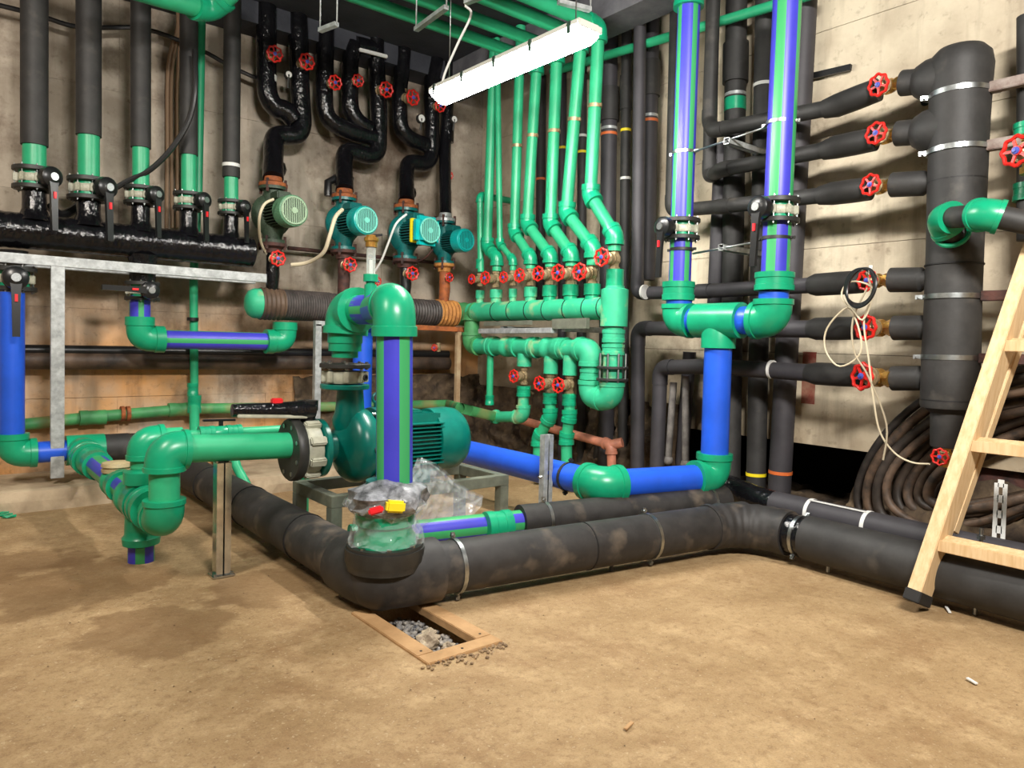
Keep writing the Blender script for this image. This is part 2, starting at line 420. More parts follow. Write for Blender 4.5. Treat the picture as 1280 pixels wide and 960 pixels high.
def flange(par, c, ax, R, th, r, m, bolts=8, br=0.85, bl=None, bm=None, name='flange'):
    ax = V(ax).normalized(); c = V(c)
    mb = MB().lathe(c - ax * th / 2, ax, [(0, r * .9), (0, R * .96), (th * .15, R), (th * .85, R), (th, R * .96), (th, r * .9)], 32)
    o = part(name, mb, m, par)
    if bolts:
        n = ax.orthogonal().normalized(); b = ax.cross(n); bb = MB(); bl = bl or th * 1.8
        for k in range(bolts):
            a = 2 * PI * (k + .5) / bolts; q = c + (n * math.cos(a) + b * math.sin(a)) * R * br
            bb.lathe(q - ax * bl / 2, ax, [(0, .001), (0, R * .075), (bl, R * .075), (bl, .001)], 6, flat=True)
        part('bolts', bb, bm or CHROME, par)
    return o

# ---- gate valve prototype (local: pipe along X, stem along +Z, wheel radius 1)
def proto_gate(dull=False):
    t = bpy.data.objects.new('gate_valve', None); bm_ = NICK if dull else BRASS
    mb = MB().lathe((-1.25, 0, 0), (1, 0, 0), [(0, .3), (0, .62), (.42, .62), (.45, .48), (.7, .5), (1.0, .66), (1.5, .66), (1.8, .5), (2.05, .48), (2.08, .62), (2.5, .62), (2.5, .3)], 8, flat=True)
    a = bpy.data.objects.new('valve_body', mb.mesh('valve_body', bm_)); a.parent = t
    Lz = .75 if dull else 0
    mb = MB().lathe((0, 0, .3), (0, 0, 1), [(0, .5), (.2, .66), (.42, .7), (.46, .5), (.62, .46), (.66, .66 if dull else .42), (.92, .6 if dull else .3), (1.0, .34 if dull else .14), (1.1, .12), (1.35 + Lz, .12), (1.35 + Lz, .01)], 12)
    b = bpy.data.objects.new('bonnet', mb.mesh('bonnet', NICK)); b.parent = t
    mb = MB().torus((0, 0, 1.45 + Lz), (0, 0, 1), .86, .13, 40, 8, 8, .075)
    for k in range(5):
        an = 2 * PI * k / 5 + .3; mb.beam((0, 0, 1.42 + Lz), (math.cos(an) * .85, math.sin(an) * .85, 1.45 + Lz), .17, .12)
    mb.lathe((0, 0, 1.34 + Lz), (0, 0, 1), [(0, .01), (0, .3), (.2, .3), (.22, .01)], 14)
    c = bpy.data.objects.new('handwheel', mb.mesh('handwheel', RED)); c.parent = t
    mb = MB().lathe((0, 0, 1.55 + Lz), (0, 0, 1), [(0, .01), (0, .24), (.08, .22), (.1, .12), (.2, .11), (.2, .01)], 12)
    d = bpy.data.objects.new('wheel_nut', mb.mesh('wheel_nut', BHUB)); d.parent = c
    return t
GATE = proto_gate(); GATED = proto_gate(True)
def gate(loc, axis, stem, wr, label, group=None, dull=False, cat='valve'):
    o = copy_tree(GATED if dull else GATE)
    put(o, loc, stem, axis, wr); tag(o, label, cat, group); return o

# ---- butterfly valve prototype (local: pipe along Z, neck along +X, flange radius 1)
def proto_bfly(lev):
    t = bpy.data.objects.new('butterfly_valve', None)
    def P_(name, mb, m, par=t):
        o = bpy.data.objects.new(name, mb.mesh(name, m)); o.parent = par; return o
    for s in (1, -1):
        P_('flange', MB().lathe((0, 0, s * .47 - .08), (0, 0, 1), [(-.03, .4), (-.03, .97), (-.01, 1), (.17, 1), (.19, .97), (.19, .4)], 32), FLNG)
        P_('stub_collar', MB().lathe((0, 0, s * .3 - .1), (0, 0, 1), [(0, .4), (0, .7), (.2, .7), (.2, .4)], 24), GREEN)
    mb = MB().lathe((0, 0, -.2), (0, 0, 1), [(0, .4), (0, .72), (.06, .76), (.34, .76), (.4, .72), (.4, .4)], 24)
    for k in range(8):
        a = 2 * PI * (k + .5) / 8; q = V((math.cos(a), math.sin(a), 0)) * .83
        mb.box(q, (.22, .2, .42), V((math.cos(a), math.sin(a), 0)), None, .03)
    P_('valve_body', mb, BEIGE)
    bb = MB()
    for k in range(8):
        a = 2 * PI * (k + .5) / 8; q = V((math.cos(a), math.sin(a), 0)) * .87
        bb.lathe(q - V((0, 0, .68)), (0, 0, 1), [(0, .01), (0, .03), (.06, .03), (.06, .06), (.12, .06), (.12, .03), (1.24, .03), (1.24, .06), (1.3, .06), (1.3, .03), (1.36, .03), (1.36, .01)], 6, flat=True)
    P_('bolts', bb, CHROME)
    P_('neck', MB().lathe((.6, 0, 0), (1, 0, 0), [(0, .1), (0, .36), (.45, .38), (.52, .5), (.75, .56), (1.0, .52), (1.12, .36), (1.14, .01)], 20), BLACK)
    D = {'down': V((0, 0, -1)), 'up': V((0, 0, 1)), 'left': V((0, -1, 0)), 'right': V((0, 1, 0))}[lev]
    W = V((1, 0, 0)); side = D.cross(W)
    mb = MB(); b0 = V((1.62, 0, 0))
    ws = [(0, .28), (.5, .2), (1.1, .17), (2.75, .15)]
    vs = []
    for dd, ww in ws:
        for sx, sw in ((-.09, -1), (.09, -1), (.09, 1), (-.09, 1)): vs.append(b0 + D * dd + side * ww * sw + W * sx + W * (.04 * dd))
    fs = [(0, 1, 2, 3), (12, 15, 14, 13)]
    for i in range(3):
        for k in range(4): fs.append((i * 4 + k, i * 4 + (k + 1) % 4, i * 4 + 4 + (k + 1) % 4, i * 4 + 4 + k))
    mb.add(vs, fs, 0, False)
    lv = P_('lever', mb, BLACK)
    P_('lever_cap', MB().lathe((1.68, 0, 0), (1, 0, 0), [(0, .01), (0, .23), (.09, .2), (.09, .01)], 14), CHROME, lv)
    P_('lock_tab', MB().box(b0 + D * .95 + W * .13, (.34, .12, .14), D, side), REDTAB, lv)
    return t
BF = {k: proto_bfly(k) for k in ('down', 'left', 'right')}
def bfly(loc, axis, neck, fr, label, lev='down', group=None):
    o = copy_tree(BF[lev]); put(o, loc, axis, neck, fr); tag(o, label, 'valve', group); return o
# ================================================================== THE SETTING
XW, YW, ZC, ZF = 5.3, 7.2, 4.45, 0.0
XM, YM = -2.6, -3.2
# drain opening in the floor
dA = P(535, 833, z=0); dB = P(627, 803, z=0)
hx0, hx1 = dA.x, dB.x; hy0 = dA.y; hy1 = hy0 + 0.7; fw_ = 0.085
ox0, ox1, oy0, oy1 = hx0 + fw_, hx1 - fw_, hy0 + fw_, hy1 - 0.02
mb = MB()
xs = [XM, hx0, hx1, XW + 1.2]; ys = [YM, hy0, hy1, YW + 0.2]
for i in range(3):
    for j in range(3):
        if i == 1 and j == 1: continue
        a, b, c, d = xs[i], xs[i + 1], ys[j], ys[j + 1]
        mb.add([(a, c, 0), (b, c, 0), (b, d, 0), (a, d, 0)], [(0, 1, 2, 3)], 0, False)
mb.add([(hx0, hy0, 0), (hx1, hy0, 0), (hx1, hy1, 0), (hx0, hy1, 0), (hx0, hy0, -.2), (hx1, hy0, -.2), (hx1, hy1, -.2), (hx0, hy1, -.2)],
       [(0, 1, 5, 4), (1, 2, 6, 5), (2, 3, 7, 6), (3, 0, 4, 7), (4, 5, 6, 7)], 0, False)
floor = struct('floor', mb, FLOORM)
# thin screed slabs with an open joint between them
s0, s1, jx = P(0, 640, y=None, z=0), None, P(300, 840, z=0).x
def slab(x0, x1, y0, y1, nm='screed_slab', z0=-0.002, z1=0.005):
    return struct(nm, MB().box(((x0 + x1) / 2, (y0 + y1) / 2, (z0 + z1) / 2), (x1 - x0, y1 - y0, z1 - z0)), FLOORM, floor)
slab(XM, jx, YM, 6.3, z1=.0065); slab(jx, hx0 - 0.05, YM, 3.0, z1=.0035); slab(jx, hx0 - .05, 3.0, 6.1, z1=.005)
struct('ceiling', MB().box(((XM + XW) / 2 + .5, (YM + YW) / 2, ZC + .1), (XW - XM + 1.4, YW - YM + .6, .2)), CEILM)
struct('trim_1', MB().box((4.72, 2.0, ZC - .14), (.34, 10.4, .28)), BEAMM)
struct('trim_2', MB().box((1.0, 7.0, ZC - .1), (8.0, .36, .2)), CEILM)

def courses(par, axis, zs, segs, m, thick=0.05, gap=.0018):
    for i in range(len(zs) - 1):
        for a, b in segs[i % len(segs)]:
            z = (zs[i] + zs[i + 1]) / 2; h = zs[i + 1] - zs[i] - gap; c = (a + b) / 2; l = b - a - gap
            th = thick * (1 + .25 * ((i * 7 + int(a * 3)) % 3 - 1) * .3)
            mbb = MB().box((c, YW - th / 2, z) if axis == 'x' else (XW - th / 2, c, z), (l, th, h) if axis == 'x' else (th, l, h))
            struct('wall_panel', mbb, m, par)
wl = struct('wall_left', MB().box(((XM + XW) / 2 + .2, YW + .1, ZC / 2), (XW - XM + .8, .2, ZC)), RUSTD)
courses(wl, 'x', [0.0, .78, 1.55, 2.5, 3.45, 4.45], [[(XM, -.3), (-.3, 1.3), (1.3, 2.62), (2.62, 3.9), (3.9, 5.3)], [(XM, .6), (.6, 2.0), (2.0, 3.5), (3.5, 5.3)]], WALLL)
# right wall stands on a dark crawl opening
OZ, OY0, OY1 = 0.62, 1.95, 4.1
wr = struct('wall_right', MB().box((XW + .12, (OY1 + YW) / 2, ZC / 2), (.2, YW - OY1, ZC)).box((XW + .12, (YM + OY1) / 2, (ZC + OZ) / 2), (.2, OY1 - YM, ZC - OZ)).box((XW + .12, (YM + OY0) / 2, OZ / 2), (.2, OY0 - YM, OZ)), RUSTD)
courses(wr, 'y', [OZ, 1.32, 2.12, 2.95, 3.75, 4.45], [[(YM, .4), (.4, 1.9), (1.9, 4.0), (4.0, 5.6), (5.6, 7.15)], [(YM, -.4), (-.4, 1.3), (1.3, 3.1), (3.1, 4.8), (4.8, 7.15)]], WALLR, .05, .004)
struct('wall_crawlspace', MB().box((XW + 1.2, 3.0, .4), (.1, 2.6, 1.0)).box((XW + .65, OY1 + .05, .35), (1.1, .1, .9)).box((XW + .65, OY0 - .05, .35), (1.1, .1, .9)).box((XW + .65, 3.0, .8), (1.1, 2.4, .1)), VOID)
struct('wall_back', MB().box(((XM + XW) / 2, YM - .1, ZC / 2), (XW - XM + .4, .2, ZC)), WALLL)
struct('wall_side', MB().box((XM - .1, (YM + YW) / 2, ZC / 2), (.2, YW - YM + .4, ZC)), WALLR)
# red paint mark on the right wall
q = P(1012, 440, x=XW - .055); q2 = P(1012, 505, x=XW - .055)
part('paint_mark', MB().box((XW - .052, q.y, (q.z + q2.z) / 2), (.004, .11, q.z - q2.z)), mat('faded_red_paint', (128, 52, 40), .8, col2=(150, 110, 90), vscale=9), wr)
# low raised concrete ledges along the left wall
def ledge(x0, x1, y0, y1, h, nm):
    bm = bmesh.new(); n1 = max(2, int((x1 - x0) / .08)); mb = MB(); vs = []; fs = []
    prof = [(y0, 0.0), (y0 + .005, h * .5), (y0 + .02, h * .93), (y0 + .05, h), (y1, h)]
    for i in range(n1 + 1):
        x = x0 + (x1 - x0) * i / n1
        for k, (yy, zz) in enumerate(prof):
            j = noise.noise(V((x * 3, k * .7, 1.3))) * .02
            vs.append((x, yy + (j if k < 4 else 0), zz + (j * .4 if 0 < k < 4 else 0)))
    for i in range(n1):
        for k in range(4): fs.append((i * 5 + k, (i + 1) * 5 + k, (i + 1) * 5 + k + 1, i * 5 + k + 1))
    fs += [tuple(range(5)), tuple(n1 * 5 + k for k in range(5))[::-1]]
    bm.free(); mb.add(vs, fs, 0, False); return struct(nm, mb, CONC)
ledge(XM, 1.12, 6.36, YW - .05, .165, 'trim_3')
ledge(2.1, 3.25, 6.05, YW - .05, .15, 'trim_4')
# rough broken footing in the corner under the green pipes, and earth under the right wall
def rough(fn, nu, nv, amp, sc, nm, m, kind='structure'):
    vs = []; fs = []
    for i in range(nu + 1):
        for j in range(nv + 1):
            p, nrm = fn(i / nu, j / nv); p = V(p)
            d = noise.fractal(p * sc, .9, 2.2, 5) * amp + abs(noise.noise(p * sc * .6)) * amp
            vs.append(p + V(nrm) * d)
    for i in range(nu):
        for j in range(nv): fs.append((i * (nv + 1) + j, (i + 1) * (nv + 1) + j, (i + 1) * (nv + 1) + j + 1, i * (nv + 1) + j + 1))
    o = part(nm, MB().add(vs, fs), m); o['kind'] = kind; return o
rough(lambda u, v: ((2.9 + u * 2.4, 6.98 + .14 * v, v * .95), (0, -1, .2)), 70, 30, .10, 4.5, 'trim_5', EARTH)
rough(lambda u, v: ((5.08 + .16 * v, 3.95 + u * 3.2, v * .82), (-1, 0, .2)), 80, 26, .10, 4.5, 'trim_6', EARTH)
rough(lambda u, v: ((4.74 + v * .55 + max(0, u * 2.3 - 1.45) * .3, .2 + u * 2.3, .01 + .5 * v), (-.4, 0, .9)), 70, 26, .07, 4.0, 'trim_7', EARTH)
rough(lambda u, v: ((4.75 + v * 1.4, 1.9 + u * 2.4, .01 + .10 * v), (0, 0, 1)), 60, 26, .06, 5.0, 'trim_8', EARTH)

# drain frame (three boards) and rubble
dr = thing('drain_frame', 'dusty wooden frame around the open drain hole in the floor', 'frame', ((hx0 + hx1) / 2, hy0, 0))
zt = .012
part('board', MB().box(((hx0 + hx1) / 2, hy0 + fw_ / 2, zt - .02), (hx1 - hx0, fw_, .04), bev=.003), WOODF, dr)
part('board', MB().box((hx0 + fw_ / 2, (hy0 + fw_ + hy1) / 2, zt - .02), (fw_, hy1 - hy0 - fw_ - .004, .04), bev=.003), WOODF, dr)
part('board', MB().box((hx1 - fw_ / 2, (hy0 + fw_ + hy1) / 2, zt - .02), (fw_, hy1 - hy0 - fw_ - .004, .04), bev=.003), WOODF, dr)
mb = MB()
for (x, y) in ((hx0 + .04, hy0 + .12), (hx1 - .04, hy0 + .12), (hx0 + .2, hy0 + .04)):
    mb.lathe((x, y, zt - .002), (0, 0, 1), [(0, .001), (0, .008), (.003, .006), (.003, .001)], 10)
part('screws', mb, VOID, dr)
mb = MB()
for k in range(420):
    x = random.uniform(ox0 - .02, ox1 + .02); y = random.uniform(oy0 - .03, oy1)
    mb.ico((x, y, -.10 + random.random() * .03), random.uniform(.008, .02), 1, (1, 1, .7), .4, False)
tag(part('gravel', mb, [mat('mixed_gravel', (168, 160, 148), .8, col2=(104, 106, 112), vscale=30)], loc=(hx0, hy0, -.2), kind='stuff'), 'grey gravel filling the bottom of the drain hole', 'gravel')
for k, (fx, fy, r, lb) in enumerate(((.42, .34, .055, 'largest pale stone lying in the middle of the drain hole'), (.7, .2, .032, 'small stone beside the right board of the drain hole'),
        (.5, .12, .03, 'small stone next to the front board of the drain hole'), (.72, .5, .035, 'dusty stone at the back of the drain hole under the pipe'))):
    tag(part('stone', MB().ico((ox0 + (ox1 - ox0) * fx, oy0 + (oy1 - oy0) * fy, -.075 + r * .6), r, 3, (1.1, .9, .75), .5, False), STONE, loc=(ox0 + (ox1 - ox0) * fx, oy0, -.1)), lb, 'stone', 'stones in the drain hole')
# litter on the floor: two small flat chips
for px, py, l, a, lb, c in ((1185, 762, .07, .6, 'pale paper scrap on the floor by the ladder foot', WHITE), (1215, 851, .045, 1.2, 'small whitish chip on the bare floor at lower right', WHITE), (786, 907, .05, .2, 'thin twisted chip on the bare floor near the bottom edge', WOODF)):
    p = P(px, py, z=.012); tag(part('debris_chip', MB().box(p, (l, .014, .006), (math.cos(a), math.sin(a), .1), None, .001), c, loc=p), lb, 'debris')
mb = MB()
for k in range(420):
    x = random.uniform(0.2, 4.0); y = random.uniform(.4, 4.6)
    if hx0 - .05 < x < hx1 + .05 and hy0 - .05 < y < hy1: continue
    r = random.uniform(.001, .0035); mb.ico((x, y, .01 if x < hx0 else .002), r, 1, (1.3, 1, .6), .3, False)
for k in range(90):
    x = hx0 + random.uniform(-.03, .42); y = hy0 - abs(random.gauss(0, .03)); mb.ico((x, y, .006), random.uniform(.003, .009), 1, (1.3, 1, .6), .3, False)
tag(part('grit', mb, mat('floor_grit', (150, 124, 92), .8, col2=(90, 70, 50), vscale=30), kind='stuff'), 'scattered sand grains and grit on the screed floor', 'grit')

# ================================================================== BIG BLACK FLOOR PIPES
Zp, Rp = .175, .137
e0 = P(462, 712, z=Zp)                      # corner under the riser
EC = V((1.715, 3.125, Zp)); A1 = V((1.68, 6.9, Zp + .03)); A2 = P(930, 652, z=Zp + .01); A3 = V((4.16, .55, Zp))
fp = thing('floor_pipe', 'thick black rubber-insulated pipe lying on the floor around the pump, with riser elbow', 'pipe', (EC.x, EC.y, 0))
run(fp, [A1, EC, A2], .135, INSD, ef=1.2, curve=1.15, sock=1.3, ins=True, pname='insulated_pipe', seg=28)
part('elbow_bulge', MB().ico(EC + V((.03, .02, .0)), .168, 4, (1.0, 1.0, 1.0), .03), INSD, fp)
d12 = (A2 - EC).normalized(); dl = (A1 - EC).normalized(); d23 = (A3 - A2).normalized()
for t_, nm in ((.42, 'c'), (1.72, 'c')):
    clamp(fp, EC + d12 * t_, d12, Rp, (.6, -.3, -.9))
for t_ in (.85, 1.75, 2.6):
    part('seam_ring', ring(MB(), EC + dl * t_, dl, Rp * .985, .008, .006), SEAM, fp)
for t_ in (1.25,):
    part('seam_ring', ring(MB(), EC + d12 * t_, d12, Rp * .985, .008, .004), SEAM, fp)
for t_ in (.45, 1.45): part('support_stud', MB().lathe(EC + d12 * t_ - V((0, 0, Zp)), (0, 0, 1), [(0, .001), (0, .012), (.05, .012), (.05, .001)], 8), FLNG, fp)
for t_ in (.9, 1.9): part('support_stud', MB().lathe(EC + dl * t_ - V((0, 0, Zp)), (0, 0, 1), [(0, .001), (0, .012), (.05, .012), (.05, .001)], 8), FLNG, fp)
# wrapped corner (crumpled elbow) and right branch
fr = thing('floor_pipe', 'thick black insulated pipe running along the floor behind the ladder foot', 'pipe', (A2.x, A2.y, 0))
pts = []; cen = A2
for k in range(26):
    u = k / 25; a = A2 - d12 * .36 * (1 - u); b = A2 + d23 * .36 * u
    p = (A2 - d12 * .34) * (1 - u) ** 2 + A2 * 2 * u * (1 - u) + (A2 + d23 * .34) * u * u
    pts.append(p)
part('crumpled_elbow', MB().tube(pts, [Rp * (1.05 + .022 * math.sin(k * 1.7) + .03 * noise.noise(V((k * .8, 0, 0)))) for k in range(26)], 28), INSD, fr)
mb = MB().tube([A2 + d23 * .32, A2 + d23 * .40, A2 + d23 * .48], [Rp * .9, Rp * .88, Rp * .9], 24)
part('glossy_tape_joint', mb, GLOSS, fr)
clamp(fr, A2 + d23 * .41, d23, Rp * .9, (-.5, .3, -.8))
part('insulated_pipe', MB().tube([A2 + d23 * .46, A3], Rp, 28), INS, fr)
for t_ in (.6, 1.4): part('support_stud', MB().lathe(A2 + d23 * t_ - V((0, 0, Zp)), (0, 0, 1), [(0, .001), (0, .012), (.06, .012), (.06, .001)], 8), CHROME, fr)

# second black pipe behind, with striped stub and coupling
B1 = P(540, 668, z=.2); B2 = P(650, 652, z=.22); B3 = P(905, 625, z=.24)
sp = thing('insulated_pipe_run', 'black insulated floor pipe with bare green and violet end behind the front pipe', 'pipe', (B2.x, B2.y, 0))
db = (B3 - B2).normalized()
B1 = B2 - db * 1.05
part('pipe', MB().tube([B1, B2 + db * .05], .072, 36, stripe=stripes(4, .42, .12)), [VIOL, STRG], sp)
coupling(sp, P(622, 657, z=.22), db, .072, .16, GREEN)
part('insulation', MB().lathe(B2, db, [(0, .075), (0, .105), ((B3 - B2).length, .105), ((B3 - B2).length, .02)], 28), INSD, sp)
clamp(sp, B2 + db * .18, db, .105, (.5, -.3, -.8)); clamp(sp, B2 + db * 1.5, db, .105, (.5, -.3, -.8))
# stub end cap under the bag
part('stub_collar', MB().lathe(B1 - db * .02, db, [(0, .01), (0, .085), (.1, .085), (.1, .05)], 24), GREEN, sp)
C0 = P(905, 612, z=.27); C1 = P(980, 627, z=.24); C2 = P(1180, 668, x=4.62)
C2 = V((4.60, 1.5, .24)); C3 = V((4.58, .5, .24))
bp = thing('insulated_pipe_run', 'black insulated pipe with two white tape rings behind the right floor pipe', 'pipe', (C1.x, C1.y, 0))
C1 = V((4.70, C1.y, C1.z)); C0 = V((4.74, C0.y + .15, C0.z + .03))
part('glossy_wrap', MB().tube([C0, C0 + (C1 - C0) * .35, C0 + (C1 - C0) * .7, C1], [.088, .096, .084, .09], 24), GLOSS, bp)
dc = (C2 - C1).normalized()
part('insulated_pipe', MB().tube([C1, C2, C3], .09, 24), INSG, bp)
for px in (1016, 1086):
    k = min(range(200), key=lambda i: abs((lambda v: 640 + 0)(0)) + 0) if False else 0
    # find the point of the run under this pixel column
    best = min((abs(((q - CAM).dot(CR) / (q - CAM).dot(FW)) * FPX + 640 - px), i) for i, q in enumerate([C1 + (C2 - C1) * (i / 100) for i in range(101)]))[1]
    bands(bp, C1 + (C2 - C1) * best / 100, dc, .09, .025, WHITE)
    if px == 1016: b1 = C1 + (C2 - C1) * best / 100
    else: b2 = C1 + (C2 - C1) * best / 100
part('tape_strip', MB().beam(b1 + V((-.03, 0, .088)), b2 + V((-.03, 0, .088)), .03, .004), WHITE, bp)
for y in (1.55, 2.5): part('support_stud', MB().lathe((4.68, y, .0), (0, 0, 1), [(0, .001), (0, .011), (.16, .011), (.16, .001)], 8), CHROME, bp)

# ================================================================== RISER WITH WRAPPED VALVE, UP TO THE PUMP DISCHARGE
RX = V((EC.x + .03, EC.y, 0)); RX = P(483, 700, y=EC.y)
ZT = P(487, 382, y=EC.y).z; rr = .1
ax_top = P(493, 380, y=EC.y); ax_bot = P(492, 655, y=EC.y)
YP = 4.12
dis = P(434, 388, y=YP)
r0 = thing('riser_pipe', 'green and violet striped riser bending over to the main pump outlet', 'pipe', (ax_bot.x, ax_bot.y, ax_bot.z))
vb = P(493, 612, y=EC.y)
dtop = V((dis.x, dis.y, dis.z))
run(r0, [vb, ax_top, dtop + V((0, -.36, 0))], .09, VIOL, GREEN, ef=1.16, curve=1.05, sock=.7, st=stripes(4, .4, .0), ref=(-.25, -1, 0))
part('pipe', MB().tube([dtop + V((0, -.37, 0)), dtop + V((0, -.2, 0))], .09, 36, stripe=stripes(4, .4, .3)), [VIOL, STRG], r0)
run(r0, [dtop + V((0, -.25, 0)), dtop, P(431, 430, y=YP)], .09, GREEN, GREEN, ef=1.42, curve=1.0, sock=.7)
# reducer sockets above the pump flange
q0 = P(431, 408, y=YP); q1 = P(431, 447, y=YP)
part('reducer', MB().lathe(q1, (0, 0, 1), [(0, .06), (0, .08), (.04, .08), (.04, .1), (.09, .1), (.09, .106), (.15, .106), (.16, .115), (q0.z - q1.z, .12), (q0.z - q1.z, .05)], 28), GREEN, r0)
# sight tube on top of the link
sg = thing('sight_tube', 'small clear tube with brass cap on top of the pump outlet elbow', 'air vent', P(463, 365, y=3.75))
pb = P(463, 366, y=3.75)
ht = lambda py: P(463, py, y=3.75).z - pb.z
part('base_socket', MB().lathe(pb, (0, 0, 1), [(-.03, .02), (-.03, .035), (ht(356), .035), (ht(356), .026), (ht(352), .026), (ht(352), .042), (ht(343), .042), (ht(343), .01)], 18), GREEN, sg)
part('clear_tube', MB().lathe(pb, (0, 0, 1), [(ht(343), .026), (ht(307), .026)], 18, cap=False), TUBEGL, sg)
part('inner_rod', MB().lathe(pb, (0, 0, 1), [(ht(343), .012), (ht(325), .012), (ht(325), .001)], 8), WHITE, sg)
part('brass_cap', MB().lathe(pb, (0, 0, 1), [(ht(309), .02), (ht(309), .034), (ht(303), .034), (ht(301), .042), (ht(297), .042), (ht(297), .03), (ht(294), .03), (ht(294), .001)], 10, flat=True), BRASS, sg)
part('bleed_key', MB().beam(pb + V((-.01, 0, ht(295))), pb + V((.05, -.04, ht(293))), .012, .012), CABLE, sg)

# flange collar on the black elbow
cl = thing('flanged_collar', 'green flanged stub in black rubber ring on top of the corner elbow', 'flange', P(480, 690, y=EC.y))
fc = P(481, 690, y=EC.y)
hz = lambda py: P(481, py, y=EC.y).z
part('rubber_ring', MB().lathe((fc.x, fc.y, hz(708)), (0, 0, 1), [(0, .1), (0, .185), (hz(700) - hz(708), .19), (hz(698) - hz(708), .195), (hz(682) - hz(708), .195), (hz(682) - hz(708), .187), (hz(678) - hz(708), .187), (hz(678) - hz(708), .1)], 40), FLNG, cl)
part('green_stub', MB().lathe((fc.x, fc.y, hz(684)), (0, 0, 1), [(0, .1), (0, .155), (hz(668) - hz(684), .15), (hz(662) - hz(684), .132), (hz(655) - hz(684), .132), (hz(653) - hz(684), .145), (hz(640) - hz(684), .145), (hz(640) - hz(684), .09)], 36), GREEN, cl)
mb = MB()
for k in range(8):
    a = 2 * PI * (k + .5) / 8; mb.lathe((fc.x + .168 * math.cos(a), fc.y + .168 * math.sin(a), hz(679)), (0, 0, 1), [(0, .001), (0, .013), (.014, .013), (.014, .001)], 6, flat=True)
part('bolts', mb, CHROME, cl)
# the wrapped valve between stub and riser
wv = thing('wrapped_valve', 'valve head with yellow and red tabs wrapped in clear plastic at the riser foot', 'valve', P(482, 640, y=EC.y))
wc = P(482, 628, y=EC.y)
part('valve_body', MB().lathe((fc.x, fc.y, hz(642)), (0, 0, 1), [(0, .08), (0, .14), (.02, .14), (.03, .1), (.1, .1), (.12, .1), (hz(600) - hz(642), .098), (hz(600) - hz(642), .05)], 28), TEALD, wv)
nz = wc + V((-.2, -.1, .02))
part('grey_handle', MB().ico(wc + V((.0, -.04, .03)), .115, 3, (1.8, 1.35, .75), .35), mat('grey_wrapped_handle', (112, 114, 118), .35, var=.4, vscale=14, bump=.8, bscale=20), wv)
part('yellow_tab', MB().box(P(494, 633, y=EC.y - .19), (.09, .05, .055), (.95, -.3, -.1), None, .01), YELL, wv)
part('red_tab', MB().box(P(470, 638, y=EC.y - .19), (.07, .04, .03), (.9, -.4, .25), None, .008), REDTAB, wv)
def film(fn, nu, nv, amp, sc, nm, m, par, seed=0, closed=False):
    vs = []; fs = []
    for i in range(nu + (0 if closed else 1)):
        for j in range(nv + 1):
            p = V(fn(i / nu, j / nv)); s_ = V((seed, seed * .7, 0))
            a = noise.noise(p * sc + s_); b = noise.noise(p * sc * 2.1 + s_ + V((5, 1, 2)))
            c = noise.noise(p * sc * .7 + s_ + V((1, 9, 4)))
            vs.append(p + V((abs(a) - .2, abs(b) - .2, abs(c) - .2)) * amp)
    n = nu
    for i in range(nu):
        i2 = (i + 1) % nu if closed else i + 1
        for j in range(nv): fs.append((i * (nv + 1) + j, i2 * (nv + 1) + j, i2 * (nv + 1) + j + 1, i * (nv + 1) + j + 1))
    return part(nm, MB().add(vs, fs, 0, False), m, par)
film(lambda u, v: (wc.x + math.cos(u * 2 * PI) * (.215 if v > .3 else .12 + .3 * v) * math.cos((v - .3) * 1.9), wc.y + math.sin(u * 2 * PI) * .185 * math.cos((v - .3) * 1.9), wc.z - .06 + v * .16), 26, 8, .05, 9, 'plastic_wrap', PLASTIC, wv, 3, True)
film(lambda u, v: (fc.x + math.cos(u * 2 * PI) * (.18 - .04 * v), fc.y + math.sin(u * 2 * PI) * (.18 - .04 * v), hz(676) + v * (hz(637) - hz(676))), 30, 7, .04, 12, 'plastic_skirt', PLASTIC, wv, 8, True)
# standing empty clear bag
bg = thing('plastic_bag', 'empty clear plastic bag standing up beside the striped riser', 'bag', P(550, 672, y=3.55))
b00 = P(512, 672, y=3.50); b10 = P(578, 672, y=3.55); tp = P(522, 571, y=3.62); mr_ = P(600, 622, y=3.66); ml_ = P(510, 600, y=3.5)
def bagp(u, v):
    L = b00.lerp(ml_, min(1, v * 1.4)) if v < .72 else ml_.lerp(tp, (v - .72) / .28)
    Rr = b10.lerp(mr_, v / .5) if v < .5 else mr_.lerp(tp, (v - .5) / .5)
    p = L.lerp(Rr, u); return p + V((0, 1, 0)) * .05 * math.sin(u * PI) * (1 - v)
film(bagp, 8, 10, .05, 5, 'bag_film', PLASTIC, bg, 1)
film(lambda u, v: bagp(u, v) + V((.02, .09 * math.sin(u * PI) * (1 - v * .9) + .004, 0)), 8, 10, .05, 5, 'bag_film', PLASTIC, bg, 5)

# ================================================================== MAIN PUMP (axis along X at Y=4.12)
zc = P(430, 557, y=YP).z
def X_(px, py=557): return P(px, py, y=YP).x
def H_(px, n): return n * depth(P(px, 557, y=YP)) / FPX
mp = thing('main_pump', 'large teal end-suction pump with finned motor on a steel frame', 'pump', (X_(440), YP, zc - .3))
xs0 = X_(410); xv0 = X_(418); xv1 = X_(462); xb = X_(470); xm0 = X_(484); xm1 = X_(536); xe = X_(574)
XA = (1, 0, 0)
def O_(x, z=zc): return V((x, YP, z))
flange(mp, O_(X_(399)), XA, H_(406, 36), .035, .05, TEAL, 0, name='suction_flange')
part('volute', MB().lathe(O_(X_(401)), XA, [(0, .05), (0, .085), (.08, .085), (.13, .15), (.15, .2), (.19, .232), (.24, .238), (.29, .225), (.33, .18), (.33, .05)], 40), TEAL, mp)
zd = P(431, 483, y=YP).z
